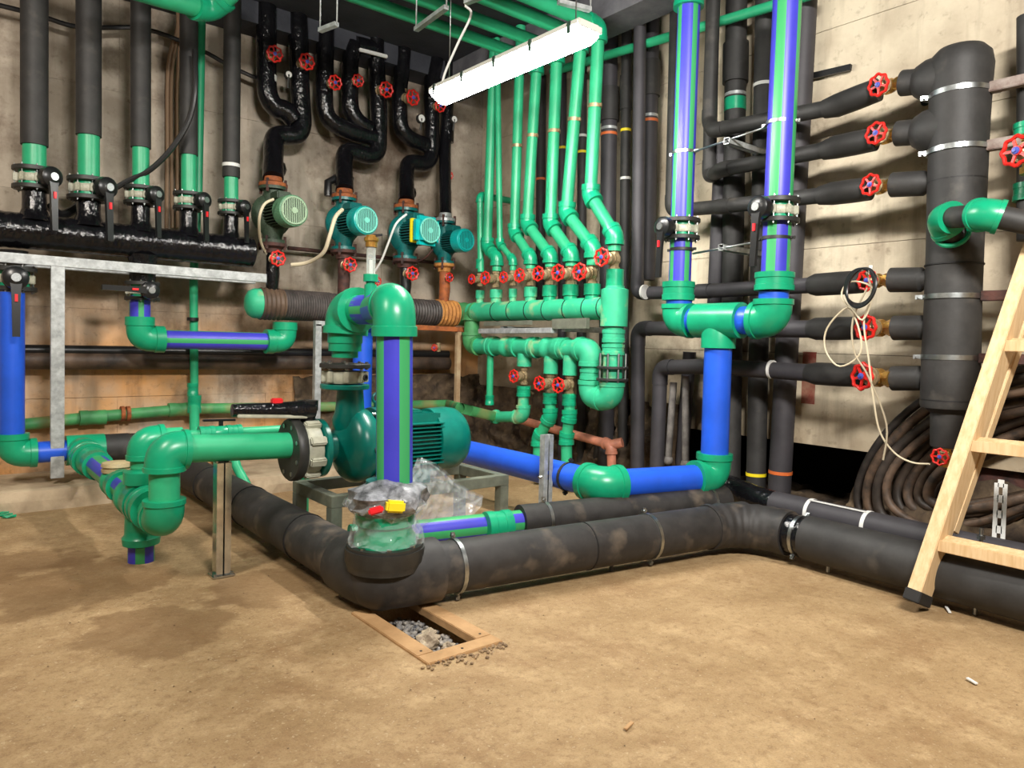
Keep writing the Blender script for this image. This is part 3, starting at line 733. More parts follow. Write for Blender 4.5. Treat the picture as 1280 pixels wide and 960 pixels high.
part('discharge_neck', MB().lathe(V((xv0 + .1, YP, zc + .1)), (0, 0, 1), [(0, .1), (.06, .11), (.12, .09), (zd - zc - .12, .08), (zd - zc - .1, .08), (zd - zc - .1, .04)], 28), TEAL, mp)
dx = P(431, 483, y=YP).x
flange(mp, V((dx, YP, zd)), (0, 0, 1), .15, .03, .05, TEAL, 0, name='discharge_flange')
part('back_plate', MB().lathe(O_(X_(462)), XA, [(0, .1), (0, .23), (.03, .235), (.03, .225), (.05, .225), (.05, .1)], 40), TEALD, mp)
part('lantern', MB().lathe(O_(X_(465)), XA, [(0, .05), (0, .19), (.04, .16), (X_(488) - X_(465), .15), (X_(490) - X_(465), .2), (X_(495) - X_(465), .2), (X_(495) - X_(465), .05)], 28), TEAL, mp)
rm = .192
part('motor', MB().lathe(O_(xm0 - .03), XA, [(0, .05), (0, rm * .86), (xm1 - xm0 + .03, rm * .86), (xm1 - xm0 + .03, .05)], 36), TEALD, mp)
mb = MB()
for k in range(-5, 6):
    h_ = k * rm * .135; mb.box(O_((xm0 + xm1) / 2, zc + h_), (xm1 - xm0, 2 * rm * .99, .007), (1, 0, 0), (0, 1, 0))
for k in range(-4, 5): mb.box(V(((xm0 + xm1) / 2, YP + k * rm * .17, zc)), (xm1 - xm0, .007, 2 * rm * .99), (1, 0, 0), (0, 1, 0))
part('cooling_fins', mb, TEAL, mp)
part('fan_cowl', MB().lathe(O_(xm1 - .02), XA, [(0, .1), (0, rm * 1.09), (.14, rm * 1.12), (.2, rm * 1.08), (.24, rm * .94), (.265, rm * .7), (.27, .01)], 40), TEAL, mp)
part('terminal_box', MB().box(O_((xm0 + xm1) / 2 - .04, zc + rm - .005), (.2, .16, .05), bev=.012), TEAL, mp)
part('lifting_eye', MB().torus(O_(X_(470), zc + .29), (0, 1, 0), .03, .009, 18, 8).lathe(O_(X_(470), zc + .2), (0, 0, 1), [(0, .01), (0, .02), (.06, .02), (.06, .01)], 10), TEALD, mp)
part('drain_plug', MB().lathe(V((xv0 + .16, YP - .235, zc)), (0, -1, 0), [(0, .01), (0, .014), (.02, .014), (.02, .001)], 8), CHROME, mp)
mb = MB()
for k in range(8):
    a = 2 * PI * (k + .5) / 8; mb.lathe(V((X_(462) - .03, YP + .21 * math.cos(a), zc + .21 * math.sin(a))), XA, [(0, .001), (0, .012), (.11, .012), (.11, .001)], 6)
part('bolts', mb, CHROME, mp)
# foot
zfr = .42
part('foot', MB().box((X_(474), YP, (zfr + zc - .1) / 2), (.07, .26, zc - .1 - zfr), bev=.008).box((X_(474) + .02, YP, zfr + .012), (.16, .34, .024), bev=.004), TEAL, mp)
part('motor_foot', MB().box(((xm0 + xm1) / 2, YP, (zfr + zc - rm) / 2 + .01), (.2, .26, zc - rm - zfr + .05), bev=.008), TEALD, mp)
# wafer body between discharge flanges + black backing flange
wfv = thing('check_valve', 'pale cast wafer check valve between flanges on top of the main pump', 'valve', V((dx, YP, zd)))
z1 = P(431, 457, y=YP).z
mb = MB().lathe((dx, YP, zd + .022), (0, 0, 1), [(0, .05), (0, .115), (.015, .12), (z1 - zd - .07, .12), (z1 - zd - .055, .115), (z1 - zd - .055, .05)], 32)
for k in range(8):
    a = 2 * PI * (k + .5) / 8; mb.box((dx + .125 * math.cos(a), YP + .125 * math.sin(a), zd + .022 + (z1 - zd - .05) / 2), (.035, .035, z1 - zd - .06), (math.cos(a), math.sin(a), 0), None, .005)
part('wafer_body', mb, BEIGE, wfv)
part('bore', MB().lathe((dx + .07, YP - .118, zd + .06), (.45, -.9, 0), [(0, .001), (0, .02), (.016, .02), (.016, .012), (.004, .012), (.004, .001)], 16), FLNG, wfv)
flange(wfv, V((dx, YP, z1)), (0, 0, 1), .155, .028, .05, FLNG, 8, bl=.05, name='backing_flange')

# suction side: butterfly valve, black flange, wrapped lever
xf = X_(362)
bv = thing('butterfly_valve', 'pale cast butterfly valve with black wrapped lever at the main pump inlet', 'valve', O_(X_(390)))
flange(bv, O_(xf + .02), XA, .185, .06, .06, FLNG, 8, bl=.07, br=.8, name='black_flange')
mb = MB().lathe(O_(xf + .055), XA, [(0, .06), (0, .15), (.02, .155), (.08, .155), (.1, .15), (.1, .06)], 36)
for k in range(8):
    a = 2 * PI * (k + .5) / 8; mb.box(V((xf + .115, YP + .16 * math.cos(a), zc + .16 * math.sin(a))), (.1, .04, .05), (1, 0, 0), (0, math.cos(a), math.sin(a)), .008)
part('valve_body', mb, BEIGE, bv)
part('neck', MB().lathe(V((xf + .11, YP, zc + .13)), (0, 0, 1), [(0, .02), (0, .045), (.1, .045), (.1, .06), (.16, .06), (.165, .01)], 18), BLACK, bv)
zl = P(390, 512, y=YP).z
L0 = V((xf + .14, YP - .02, zl)); L1 = P(290, 513, y=YP)
part('lever', MB().tube([L0, L0.lerp(L1, .12), L0.lerp(L1, .45), L0.lerp(L1, .7), L1], [.05, .06, .045, .042, .036], 14), GLOSS, bv)
part('pale_grip', MB().beam(L1 + V((0.02, -.03, -.03)), L1 + V((.42, -.05, -.05)), .03, .02, bev=.004), BEIGE, bv)
part('lock_tab', MB().box(P(346, 502, y=YP), (.06, .05, .04), bev=.006), REDTAB, bv)

# suction pipe and its fittings
su = thing('suction_pipe', 'green suction pipe with two elbows feeding the main pump', 'pipe', O_(X_(215)))
sA = P(375, 556, y=YP); sB = P(206, 562, y=YP); sC = P(204, 650, y=YP); sC.x = sB.x
sD = sC + V((.0, .32, .0))
run(su, [sA, sB, sC, sD], .077, PGREEN, GREEN, ef=1.3, curve=1.0, sock=.45, ref=(0, -1, .3))
part('weld_collar', MB().lathe(sA - V((.06, 0, 0)), XA, [(0, .07), (0, .083), (.06, .088), (.06, .05)], 28), GREEN, su)
# strainer line going back to the header
st_ = thing('strainer_line', 'green and violet suction branch with beige-capped strainer and check valve tee', 'pipe', P(165, 610, y=5.0))
HY = 6.55; hz_ = P(100, 562, y=HY).z
s1_ = sD + V((0, .02, 0)); s3 = P(102, 566, y=HY - .1)
dd = (s3 - s1_).normalized()
def along(px):
    return min((abs((((s1_ + (s3 - s1_) * (i / 400)) - CAM).dot(CR) / ((s1_ + (s3 - s1_) * (i / 400)) - CAM).dot(FW)) * FPX + 640 - px), i) for i in range(401))[1] / 400
def SP(px): return s1_ + (s3 - s1_) * along(px)
part('pipe', MB().tube([s1_ - dd * .05, s3], .078, 36, stripe=stripes(4, .42, .35)), [VIOL, STRG], st_)
coupling(st_, SP(187), dd, .09, .14, GREEN); coupling(st_, SP(174), dd, .092, .24, GREEN)
coupling(st_, SP(150), dd, .08, .2, GREEN); coupling(st_, SP(118), dd, .08, .26, GREEN)
coupling(st_, SP(111), dd, .09, .12, GREEN, fac=1.3)
sv = SP(147)
part('strainer_body', MB().lathe(sv + V((0, 0, -.12)), (0, 0, 1), [(0, .03), (.02, .06), (.05, .07), (.2, .072), (.2, .05)], 24), BEIGECAP, st_)
part('strainer_cap', MB().lathe(sv + V((0, 0, .07)), (0, 0, 1), [(0, .05), (0, .094), (.02, .096), (.022, .086), (.035, .086), (.037, .098), (.06, .092), (.065, .02)], 24), BEIGECAP, st_)
tq = SP(177)
part('vertical_tee', MB().lathe(V((tq.x, tq.y, .01)), (0, 0, 1), [(0, .05), (0, .066), (.10, .066), (.1, .1), (.14, .105), (.16, .09), (.2, .09), (tq.z + .02, .085), (tq.z + .09, .085), (tq.z + .1, .098), (tq.z + .17, .098), (tq.z + .18, .06), (tq.z + .24, .06), (tq.z + .24, .03)], 28), GREEN, st_)
part('striped_stub', MB().lathe(V((tq.x, tq.y, 0)), (0, 0, 1), [(0, .03), (0, .072), (.1, .072), (.1, .03)], 36, stripe=stripes(4, .42, .3)), [VIOL, STRG], st_)
tt = P(185, 549, y=tq.y); tt.x = tq.x
ep = P(262, 541, y=tq.y); ep.z = tt.z
e2 = P(365, 541, y=tq.y); e2.z = tt.z
run(st_, [V((tq.x, tq.y, tq.z + .2)), tt, tt + V((.22, 0, 0))], .062, PGREEN, GREEN, ef=1.3, curve=1.3, sock=.6)
sb = thing('bypass_pipe', 'thin green bypass pipe with black-levered ball valve above the suction pipe', 'pipe', ep)
part('pipe', MB().tube([tt + V((.2, 0, .01)), V((e2.x, tq.y, tt.z + .01))], .03, 16), PGREEN, sb)
for px in (258, 292):
    q = P(px, 541, y=tq.y); coupling(sb, V((q.x, tq.y, tt.z + .01)), XA, .032, .09, GREEN, fac=1.5)
q = P(276, 541, y=tq.y)
part('valve_body', MB().lathe(V((q.x - .07, tq.y, tt.z + .01)), XA, [(0, .02), (0, .036), (.03, .045), (.07, .05), (.11, .045), (.14, .036), (.14, .02)], 16), GREEN, sb)
part('valve_lever', MB().lathe(V((q.x, tq.y, tt.z + .04)), (0, 0, 1), [(0, .014), (.05, .014), (.05, .001)], 10).beam(V((q.x - .11, tq.y, tt.z + .095)), V((q.x + .09, tq.y, tt.z + .09)), .03, .012, bev=.004), BLACK, sb)

# support post under the suction pipe
ps = P(277, 724, z=.01); pt_ = O_(X_(277)); po = thing('support_post', 'zinc-plated strut post on a base plate under the suction pipe', 'post', V((ps.x, ps.y, 0)))
zt2 = P(277, 577, y=YP).z; ps = V((X_(277), YP - .02, .01)); w2 = .035
def channel(c0, c1, wx, wy, th, m_=CHROME):      # open C channel standing up
    mb = MB(); z0, z1 = c0.z, c1.z; zc_ = (z0 + z1) / 2; h = z1 - z0
    mb.box((c0.x, c0.y + wy / 2, zc_), (wx, th, h)); mb.box((c0.x - wx / 2, c0.y, zc_), (th, wy, h)); mb.box((c0.x + wx / 2, c0.y, zc_), (th, wy, h))
    mb.box((c0.x - wx / 2 + .0165, c0.y - wy / 2, zc_), (.033, th, h)); mb.box((c0.x + wx / 2 - .0165, c0.y - wy / 2, zc_), (.033, th, h)); return mb
part('channel_post', channel(ps, V((ps.x, ps.y, zt2)), .075, .07, .004), SHINY, po)
part('base_plate', MB().box((ps.x, ps.y, .014), (.12, .11, .01), bev=.002), SHINY, po)
mb = MB()
for a, b in ((-.045, -.04), (.045, -.04)): mb.lathe((ps.x + a, ps.y + b, .018), (0, 0, 1), [(0, .001), (0, .01), (.012, .01), (.012, .001)], 6)
part('anchor_bolts', mb, CHROME, po)

# steel pump frame
pf = thing('pump_stand', 'grey-olive welded steel frame under the main pump', 'frame', (2.4, 4.18, 0))
x0, x1, y0, y1 = 1.86, 3.12, 3.93, 4.44; t_ = .07
for y in (y0, y1): part('rail', MB().box(((x0 + x1) / 2, y, zfr - t_ / 2), (x1 - x0 + t_, t_, t_), bev=.003), OLIVE, pf)
for x in (x0, 2.62, x1): part('cross_rail', MB().box((x, (y0 + y1) / 2, zfr - t_ / 2), (t_, y1 - y0 - t_, t_), bev=.003), OLIVE, pf)
for x in (x0, x1):
    for y in (y0, y1): part('leg', MB().box((x, y, (zfr - t_) / 2), (t_, t_, zfr - t_), bev=.003), OLIVE, pf)

# ================================================================== BLUE LOOP ON THE RIGHT
XB = 4.45
bl = thing('blue_return_pipe', 'blue pipe with green elbows turning from the right risers to behind the pump', 'pipe', P(893, 592, x=XB))
n0 = P(898, 428, x=XB); n1 = P(890, 596, x=XB); n1.x = n0.x; n1.y = n0.y
n2 = P(752, 606, z=n1.z); n3 = V((3.50, 6.62, n1.z)); n4 = P(454, 402, y=6.62); n3 = V((n4.x, 6.62, n1.z - .0))
n2 = V((n2.x, n2.y, n1.z))
n3b = V((n2.x, 5.9, n1.z + .02))
run(bl, [n0, n1, n2, n3b, n3, n4], .098, BLUE, GREEN, ef=1.24, curve=1.2, sock=.6)
clamp(bl, n2 + (n3b - n2).normalized() * .33, (n3b - n2), .098, (.2, 0, 1), m=FLNG)
pc = n2 + (n3b - n2).normalized() * .42 + V((-.13, 0, 0))
so = thing('support_post', 'zinc strut post holding the clamp of the blue pipe', 'post', V((pc.x, pc.y, 0)))
part('channel_post', channel(V((pc.x, pc.y, 0)), V((pc.x, pc.y, n1.z + .3)), .08, .05, .004), GALV, so)
part('threaded_rod', MB().tube([pc + V((-.07, 0, 0)) + V((0, 0, n1.z * 0)), pc + V((.05, 0, 0))], .008, 8), CHROME, so)
# risers
def riser(px0, px1, ytop, ybot, r, lab, vz, ph):
    a = P(px0, ytop, x=XB); b = P(px1, ybot, x=XB)
    t = thing('riser_pipe', lab, 'pipe', b)
    d = (b - a).normalized(); v = P((px0 * (ybot - vz) + px1 * (vz - ytop)) / (ybot - ytop), vz, x=XB)
    for s, e in ((a, v - d * .06), (v + d * .06, b)):
        part('pipe', MB().tube([s, e], r, 36, stripe=stripes(4, .42, ph), ref=(-1, 0, 0)), [VIOL, STRG], t)
    return t, a, b, v, d
elL = P(848, 403, x=XB); elR = P(966, 398, x=XB); elR.z = elL.z = (elL.z + elR.z) / 2 + .0
r1, a1, b1_, v1, dd1 = riser(863, 849, -40, 372, .083, 'left striped violet and green riser on the right wall', 287, .1)
r2, a2, b2_, v2, dd2 = riser(986, 968, -40, 360, .092, 'right striped violet and green riser next to the handwheel branches', 264, .35)
coupling(r1, V((XB, P(848, 366, x=XB).y, P(848, 364, x=XB).z)), (0, 0, 1), .09, .14, GREEN, fac=1.3); coupling(r2, P(968, 352, x=XB), (0, 0, 1), .092, .12, GREEN, fac=1.35)
coupling(r1, P(861, -2, x=XB), (0, 0, 1), .083, .14, GREEN, fac=1.3)
clamp(r1, P(855, 191, x=XB), dd1, .083, (.2, -1, 0)); clamp(r2, P(976, 154, x=XB), dd2, .092, (.2, -1, 0))
clamp(r1, P(852, 312, x=XB), dd1, .083, (.2, -1, 0), m=FLNG); clamp(r2, P(970, 298, x=XB), dd2, .092, (.2, -1, 0), m=FLNG)
nn = thing('header_tee', 'green tee with two elbows joining the striped risers', 'pipe fitting', n0)
eL = V((XB, P(848, 403, x=XB).y, elL.z)); eR = V((XB, P(966, 398, x=XB).y, elL.z))
run(nn, [eL + V((0, 0, .17)), eL, eR, eR + V((0, 0, .19))], .098, BLUE, GREEN, ef=1.26, curve=1.1, sock=.7)
mid = V((XB, n0.y, elL.z))
part('tee_body', MB().lathe(mid - V((0, .19, 0)), (0, 1, 0), [(0, .09), (0, .128), (.38, .128), (.38, .09)], 28), GREEN, nn)
part('tee_branch', MB().lathe(mid, (0, 0, -1), [(0, .1), (.10, .122), (.20, .122), (.2, .09)], 28), GREEN, nn)
bfly(v1, -dd1, (-1, .06, 0), .138, 'black-levered butterfly valve on the left striped riser', 'down')
bfly(v2, -dd2, (-1, .06, 0), .142, 'black-levered butterfly valve on the right striped riser', 'down')
# wall brackets holding the two risers
for k, (pa, pb_, pc_, pd, lb) in enumerate((((869, 189), (963, 157), (908, 176), (957, 192), 'upper square steel bracket with rod between the striped risers'), ((866, 317), (941, 303), (901, 309), (940, 318), 'lower square steel bracket with rod between the striped risers'))):
    g = thing('pipe_bracket', lb, 'bracket', P(*pc_, x=4.5), 'riser brackets')
    part('threaded_rod', MB().tube([P(*pa, x=XB), P(*pb_, x=XB)], .008, 8), CHROME, g)
    c = P(*pc_, x=4.42); e = V((XW - .03, c.y, c.z)); mb = MB()
    for (a_, b_) in ((.021, 0), (-.021, 0)): mb.box(((c.x + e.x) / 2, c.y + a_, c.z), (e.x - c.x, .004, .046))
    for b_ in (.021, -.021): mb.box(((c.x + e.x) / 2, c.y, c.z + b_), (e.x - c.x, .046, .004))
    part('square_tube', mb, GALV, g)
# ================================================================== BLACK COLLECTOR COLUMN AND ITS SIX BRANCHES
XC = 4.85
cc = thing('collector_column', 'tall black insulated collector column on the right wall with steel clamps', 'pipe', P(1180, 590, x=XC))
k0 = P(1186, 510, x=XC); k1 = P(1201, 90, x=XC); rc = .158
dk = (k1 - k0).normalized()
def KC(py):
    t = (510 - py) / (510 - 90); return k0 + (k1 - k0) * t
mb = MB(); cs = []; rs = []
for py, f in ((510, .02), (510, .96), (506, 1.0), (470, 1.0), (440, 1.0), (380, .97), (300, .97), (240, 1.0), (150, 1.02), (128, 1.04), (108, 1.06), (84, 1.1), (70, 1.02), (62, .8), (59, .5), (59, .02)):
    cs.append(KC(py)); rs.append(rc * f)
part('insulated_shell', MB().rings(cs, [dk] * len(cs), rs, 32), INS, cc)
part('lower_reducer', MB().lathe(KC(508), -dk, [(0, .15), (.04, .10), (.24, .095), (.25, .09), (.25, .02)], 24), INS, cc)
for py in (118, 188, 370, 446): clamp(cc, KC(py), dk, rc * (1.04 if py < 200 else .99), (.5, -1, 0), wd=.03, ear=1.3)
for py in (226, 330, 500): part('seam_ring', ring(MB(), KC(py), dk, rc * .985, .008, .004), SEAM, cc)
for k, py in enumerate((118, 188, 370, 446)):
    c = KC(py); y_ = c.y - rc - .02
    g = thing('steel_bracket', ['topmost rusty square bracket holding the collector column', 'second rusty square bracket holding the collector column', 'third dark bracket holding the collector column', 'lowest dark bracket holding the collector column'][k], 'bracket', (XW, y_, c.z), 'column brackets')
    mb = MB().beam((XW - .03, y_ - .16, c.z), (c.x + .02, y_ - .16, c.z), .06, .06, bev=.004).beam((c.x, y_ + .02, c.z), (c.x, y_ - .26, c.z), .06, .06, bev=.004)
    part('square_tube', mb, RUSTD if k > 1 else mat('scuffed_brown_steel%d' % k, (112, 92, 84), .6, col2=(150, 140, 132), vscale=14), g)
    part('wall_plate', MB().box((XW - .045, y_ - .16, c.z), (.012, .14, .14), bev=.003), RUSTD, g)
vals = [(1091, 105, 13), (1089, 164, 13), (1081, 229, 12.5), (1077, 350, 12.5), (1076, 409, 15), (1072, 470, 16)]
ords = ['topmost', 'second', 'third', 'fourth', 'fifth', 'lowest']
# (start at the column, thick sleeve end px, valve body centre px, thin path left)
brs = [
 dict(c=97, s=(1128, 104), v=(1111, 108), t=[(1098, 112), (1046, 132), (1012, 142)], p=[(1012, 142), (892, 163), (879, 150), (885, -30)]),
 dict(c=160, s=(1122, 167), v=(1107, 171), t=[(1094, 174), (1044, 184), (1010, 194)], p=[(1010, 194), (902, 212), (868, 216), (873, -30)]),
 dict(c=226, s=(1116, 231), v=(1100, 234), t=[(1088, 236), (1040, 242), (1005, 248)], p=[(1005, 248), (905, 258), (832, 262), (839, -30)]),
 dict(c=348, s=(1114, 350), v=(1096, 351), t=[(1080, 352), (1020, 356), (1004, 358)], p=[(1004, 358), (880, 364), (789, 366), (793, -30)]),
 dict(c=408, s=(1118, 410), v=(1100, 410), t=[(1084, 410), (1020, 411), (1002, 412)], p=[(1002, 412), (880, 411), (790, 410), (789, 600)]),
 dict(c=472, s=(1116, 473), v=(1098, 472), t=[(1080, 470), (1020, 467), (996, 464)], p=[(996, 464), (890, 458), (818, 459), (813, 600)]),
]
for k, b in enumerate(brs):
    g = thing('branch_pipe', 'black insulated %s branch pipe of the collector column, running left behind the risers' % ords[k], 'pipe', P(*b['v'], x=XC), 'collector branches')
    c0 = KC(b['c']); s = P(*b['s'], x=XC); v = P(*b['v'], x=XC)
    dv = (s - c0).normalized()
    if k < 2: part('tee_bulge', MB().rings([c0, c0 + dv * .12, c0 + dv * .2, c0 + dv * .25, c0 + dv * .27], [dv] * 5, [.15, .145, .125, .095, .06], 26), INS, cc)
    part('sleeve', MB().rings([c0 + dv * .1, c0.lerp(s, .45), c0.lerp(s, .5), s, s], [dv] * 5, [.062, .062, .078, .08, .03], 22), INS, g)
    T = [P(*q, x=XC) for q in b['t']]
    rr_ = [.03, .076, .08, .079, .064]; cs = [T[0], T[0], T[0].lerp(T[1], .5), T[1], T[1].lerp(T[2], .45)]
    tt_ = [(T[1] - T[0]).normalized()] * 3 + [(T[2] - T[0]).normalized(), (T[2] - T[1]).normalized()]
    part('thick_sleeve', MB().rings(cs, tt_, rr_, 22), INS, g)
    PP = [P(*q, x=XC + (.0)) for q in b['p']]; PP[0] = T[1].lerp(T[2], .3); PP[-1].x = PP[-2].x = XC + .08
    if k in (1,): PP[-1].x = PP[-2].x = XC + .2
    run(g, PP, .056 if k < 4 else .062, INSG if k > 2 else INS, ef=1.08, curve=1.5, sock=1.0, ins=True, pname='insulated_pipe', elabel=None)
    ax = (T[0] - s).normalized()
    wx, wy, wr_ = vals[k]; wc_ = P(wx, wy, x=XC - .16); R = S(wr_, wc_) * 1.12
    gate(v, ax, (wc_ - v), R, 'red-wheeled brass gate valve on the %s branch left of the black column' % ords[k], 'branch gate valves')
for q, sd in ((P(968, 462, x=XC), .062), (P(800, 366, x=XC), .056)):
    pass
cr = bpy.data.objects['branch_pipe.005']; part('clip_ring', ring(MB(), P(965, 462, x=XC), (0, 1, 0), .062, .02, .008), WHITE, cr)
cr = bpy.data.objects['branch_pipe.003']; part('clip_ring', ring(MB(), P(806, 365, x=XC), (0, 1, 0), .056, .02, .008), WHITE, cr)
q = P(1183, 570, x=XC - .04); gate(q, (0, 0, 1), V((-1, .1, 0)), S(11, q), 'small red-wheeled drain valve under the black column', None)
# green bend hugging the column, coming from the right
gp = thing('insulated_pipe_run', 'black pipe with two green elbows wrapping in front of the collector column', 'pipe', P(1210, 265, x=4.6))
g0 = P(1180, 272, x=4.50); 
run(gp, [P(1192, 300, x=4.72), P(1176, 273, x=4.62), P(1234, 268, x=4.42), P(1300, 282, x=4.5)], .062, INS, GREEN, ef=1.4, curve=1.2, sock=.5)
part('saddle_ring', MB().torus(P(1190, 292, x=4.69), (1, .2, -.5), .085, .014, 28, 8), GREEN, gp)
q = P(1290, 192, x=4.7); gate(q, (0, 0, 1), V((-1, .3, 0)), .088, 'red-wheeled valve cut off by the right edge of the view', None)
o_ = thing('service_pipe', 'black pipe with green couplings at the right edge beside the collector column', 'pipe', P(1283, 200, x=4.95))
part('insulated_pipe', MB().tube([P(1286, 20, x=4.95), P(1286, 300, x=4.95)], .06, 18), INS, o_)
for py in (165, 240): coupling(o_, P(1286, py, x=4.95), (0, 0, 1), .062, .1, GREEN)

# ================================================================== BLACK VERTICAL PIPES AT THE BACK OF THE RIGHT WALL
back = [(677, 675, 6, 95, 380), (703, 702, 5.5, 85, 600), (728, 726, 6, 70, 600), (763, 757, 10, -20, 600), (784, 778, 6.5, -20, 610), (815, 809, 10, -20, 350),
        (921, 912, 13, -20, 615), (903, 884, 10, 180, 610), (957, 944, 12, -20, 650), (1008, 972, 14, -20, 655), (770, 742, 7, 440, 640), (862, 850, 8, 440, 610)]
nm_ = ['first', 'second', 'third', 'fourth', 'fifth', 'sixth', 'seventh', 'eighth', 'ninth', 'tenth', 'short low', 'low']
desc = ['thin black riser pipe at the corner behind the green risers', 'black riser with yellow ring just behind the fifth green riser', 'black riser behind the gap right of the sixth green riser', 'thick black riser with orange ring right of the green risers',
        'slim black riser with white ring beside the beige wall strip', 'black riser with orange ring and thick sleeve left of the striped riser', 'thick black riser with green band between the striped risers', 'dark riser just right of the left striped riser, lower part',
        'black riser with yellow ring left of the right striped riser', 'rightmost dark riser behind the right striped riser', 'short black riser below the U-shaped green bend', 'dark grey riser left of the blue down pipe']
for k, (xt, xb_, rp, yt, yb) in enumerate(back):
    X0 = 5.13; a = P(xt, yt, x=X0); b = P(xb_, yb, x=X0); b.z = max(b.z, .03); d = (a - b).normalized(); r = S(rp, (a + b) / 2)
    g = thing('service_pipe', desc[k], 'pipe', b, 'black riser pipes on the right wall')
    part('insulated_pipe', MB().tube([b, a], r, 20), INSG if k % 2 else INS, g)
    def at(py):
        t = (py - yt) / (yb - yt); return a + (P(xb_, yb, x=X0) - a) * t
    ext = {0: ((224, ORNG, 0),), 1: ((185, YELL, 0),), 2: ((170, WHITE, 0), (190, YELL, 0)), 3: ((160, GALV, 0), (167, ORNG, 0), (130, None, 1)), 4: ((222, WHITE, 0), (162, YELL, 0), (115, None, 1)), 5: ((145, GALV, 0), (151, ORNG, 0), (98, None, 1)),
           6: ((130, GREEN, 0), (118, GALV, 0), (78, None, 1)), 8: ((592, YELL, 0), (105, WHITE, 0)), 9: ((588, ORNG, 0),), 10: ((540, CHROME, 0),)}.get(k, ())
    for py, m_, big in ext:
        q = at(py)
        if big: part('sleeve', MB().lathe(q - d * .16, d, [(0, r * .9), (0, r * 1.2), (.32, r * 1.2), (.32, r * .9)], 20), INS, g)
        else: bands(g, q, d, r, .025 if m_ is not GREEN else .1, m_)

# ================================================================== GREEN MANIFOLDS IN FRONT OF THE RIGHT WALL
XG = 4.5
mA = P(590, 392, x=XG); mB = P(768, 383, x=XG); mA.z = mB.z = (P(600, 391, x=XG).z + P(755, 384, x=XG).z) / 2
um = thing('pipe_manifold', 'upper green pipe manifold with seven branch valves, dusty', 'manifold', mB)
rm_ = .098
lA = P(600, 432, x=XG); lB = P(741, 437, x=XG); lz = (lA.z + lB.z) / 2
part('header_pipe', MB().tube([mA, mB], rm_, 28), DUSTG, um)
for px in (622, 642, 664, 686, 712, 736, 755):
    q = P(px, 388, x=XG); part('weld_seam', ring(MB(), V((XG, q.y, mA.z)), (0, 1, 0), rm_, .008, .004), SEAM, um)
run(um, [mA + V((0, -.12, 0)), V((XG, mA.y, mA.z)), V((XG, mA.y, lz)), V((XG, mA.y - .2, lz))], .082, OLDG, ef=1.2, curve=1.2, sock=.5)
# right vertical tee
TX = mB.y
part('end_tee', MB().lathe(V((XG, TX, P(768, 408, x=XG).z)), (0, 0, 1), [(0, .08), (0, .115), (P(768, 362, x=XG).z - P(768, 408, x=XG).z, .115), (P(768, 360, x=XG).z - P(768, 408, x=XG).z, .08), (.34, .08), (.34, .05)], 28), DUSTG, um)
lm = thing('pipe_manifold', 'lower green pipe manifold with U-shaped bend and flange joint', 'manifold', V((XG, TX, lz)))
Uz = P(755, 498, x=XG).z; yU = P(738, 480, x=XG).y
run(lm, [V((XG, mA.y - .05, lz)), V((XG, yU, lz)), V((XG, yU, Uz)), V((XG, TX, Uz)), V((XG, TX, P(768, 409, x=XG).z))], .084, DUSTG, ef=1.22, curve=1.15, sock=.6)
for px in (616, 640, 668, 692, 705): 
    q = P(px, 432, x=XG); coupling(lm, V((XG, q.y, lz)), (0, 1, 0), .08, .2 if px in (640, 692) else .09, DUSTG, name='tee_fitting')
for py, w_ in ((420, .11), (437, .09)): coupling(lm, P(768, py, x=XG).lerp(V((XG, TX, P(768, py, x=XG).z)), 1), (0, 0, 1), .076, w_, DUSTG)
coupling(lm, V((XG, yU, P(740, 468, x=XG).z)), (0, 0, 1), .076, .09, DUSTG)
fz = P(768, 467, x=XG).z
mbb = MB()
for s in (.05, -.05): flange(lm, V((XG, TX, fz + s)), (0, 0, 1), .135, .022, .07, FLNG, 8 if s > 0 else 0, bl=.24)
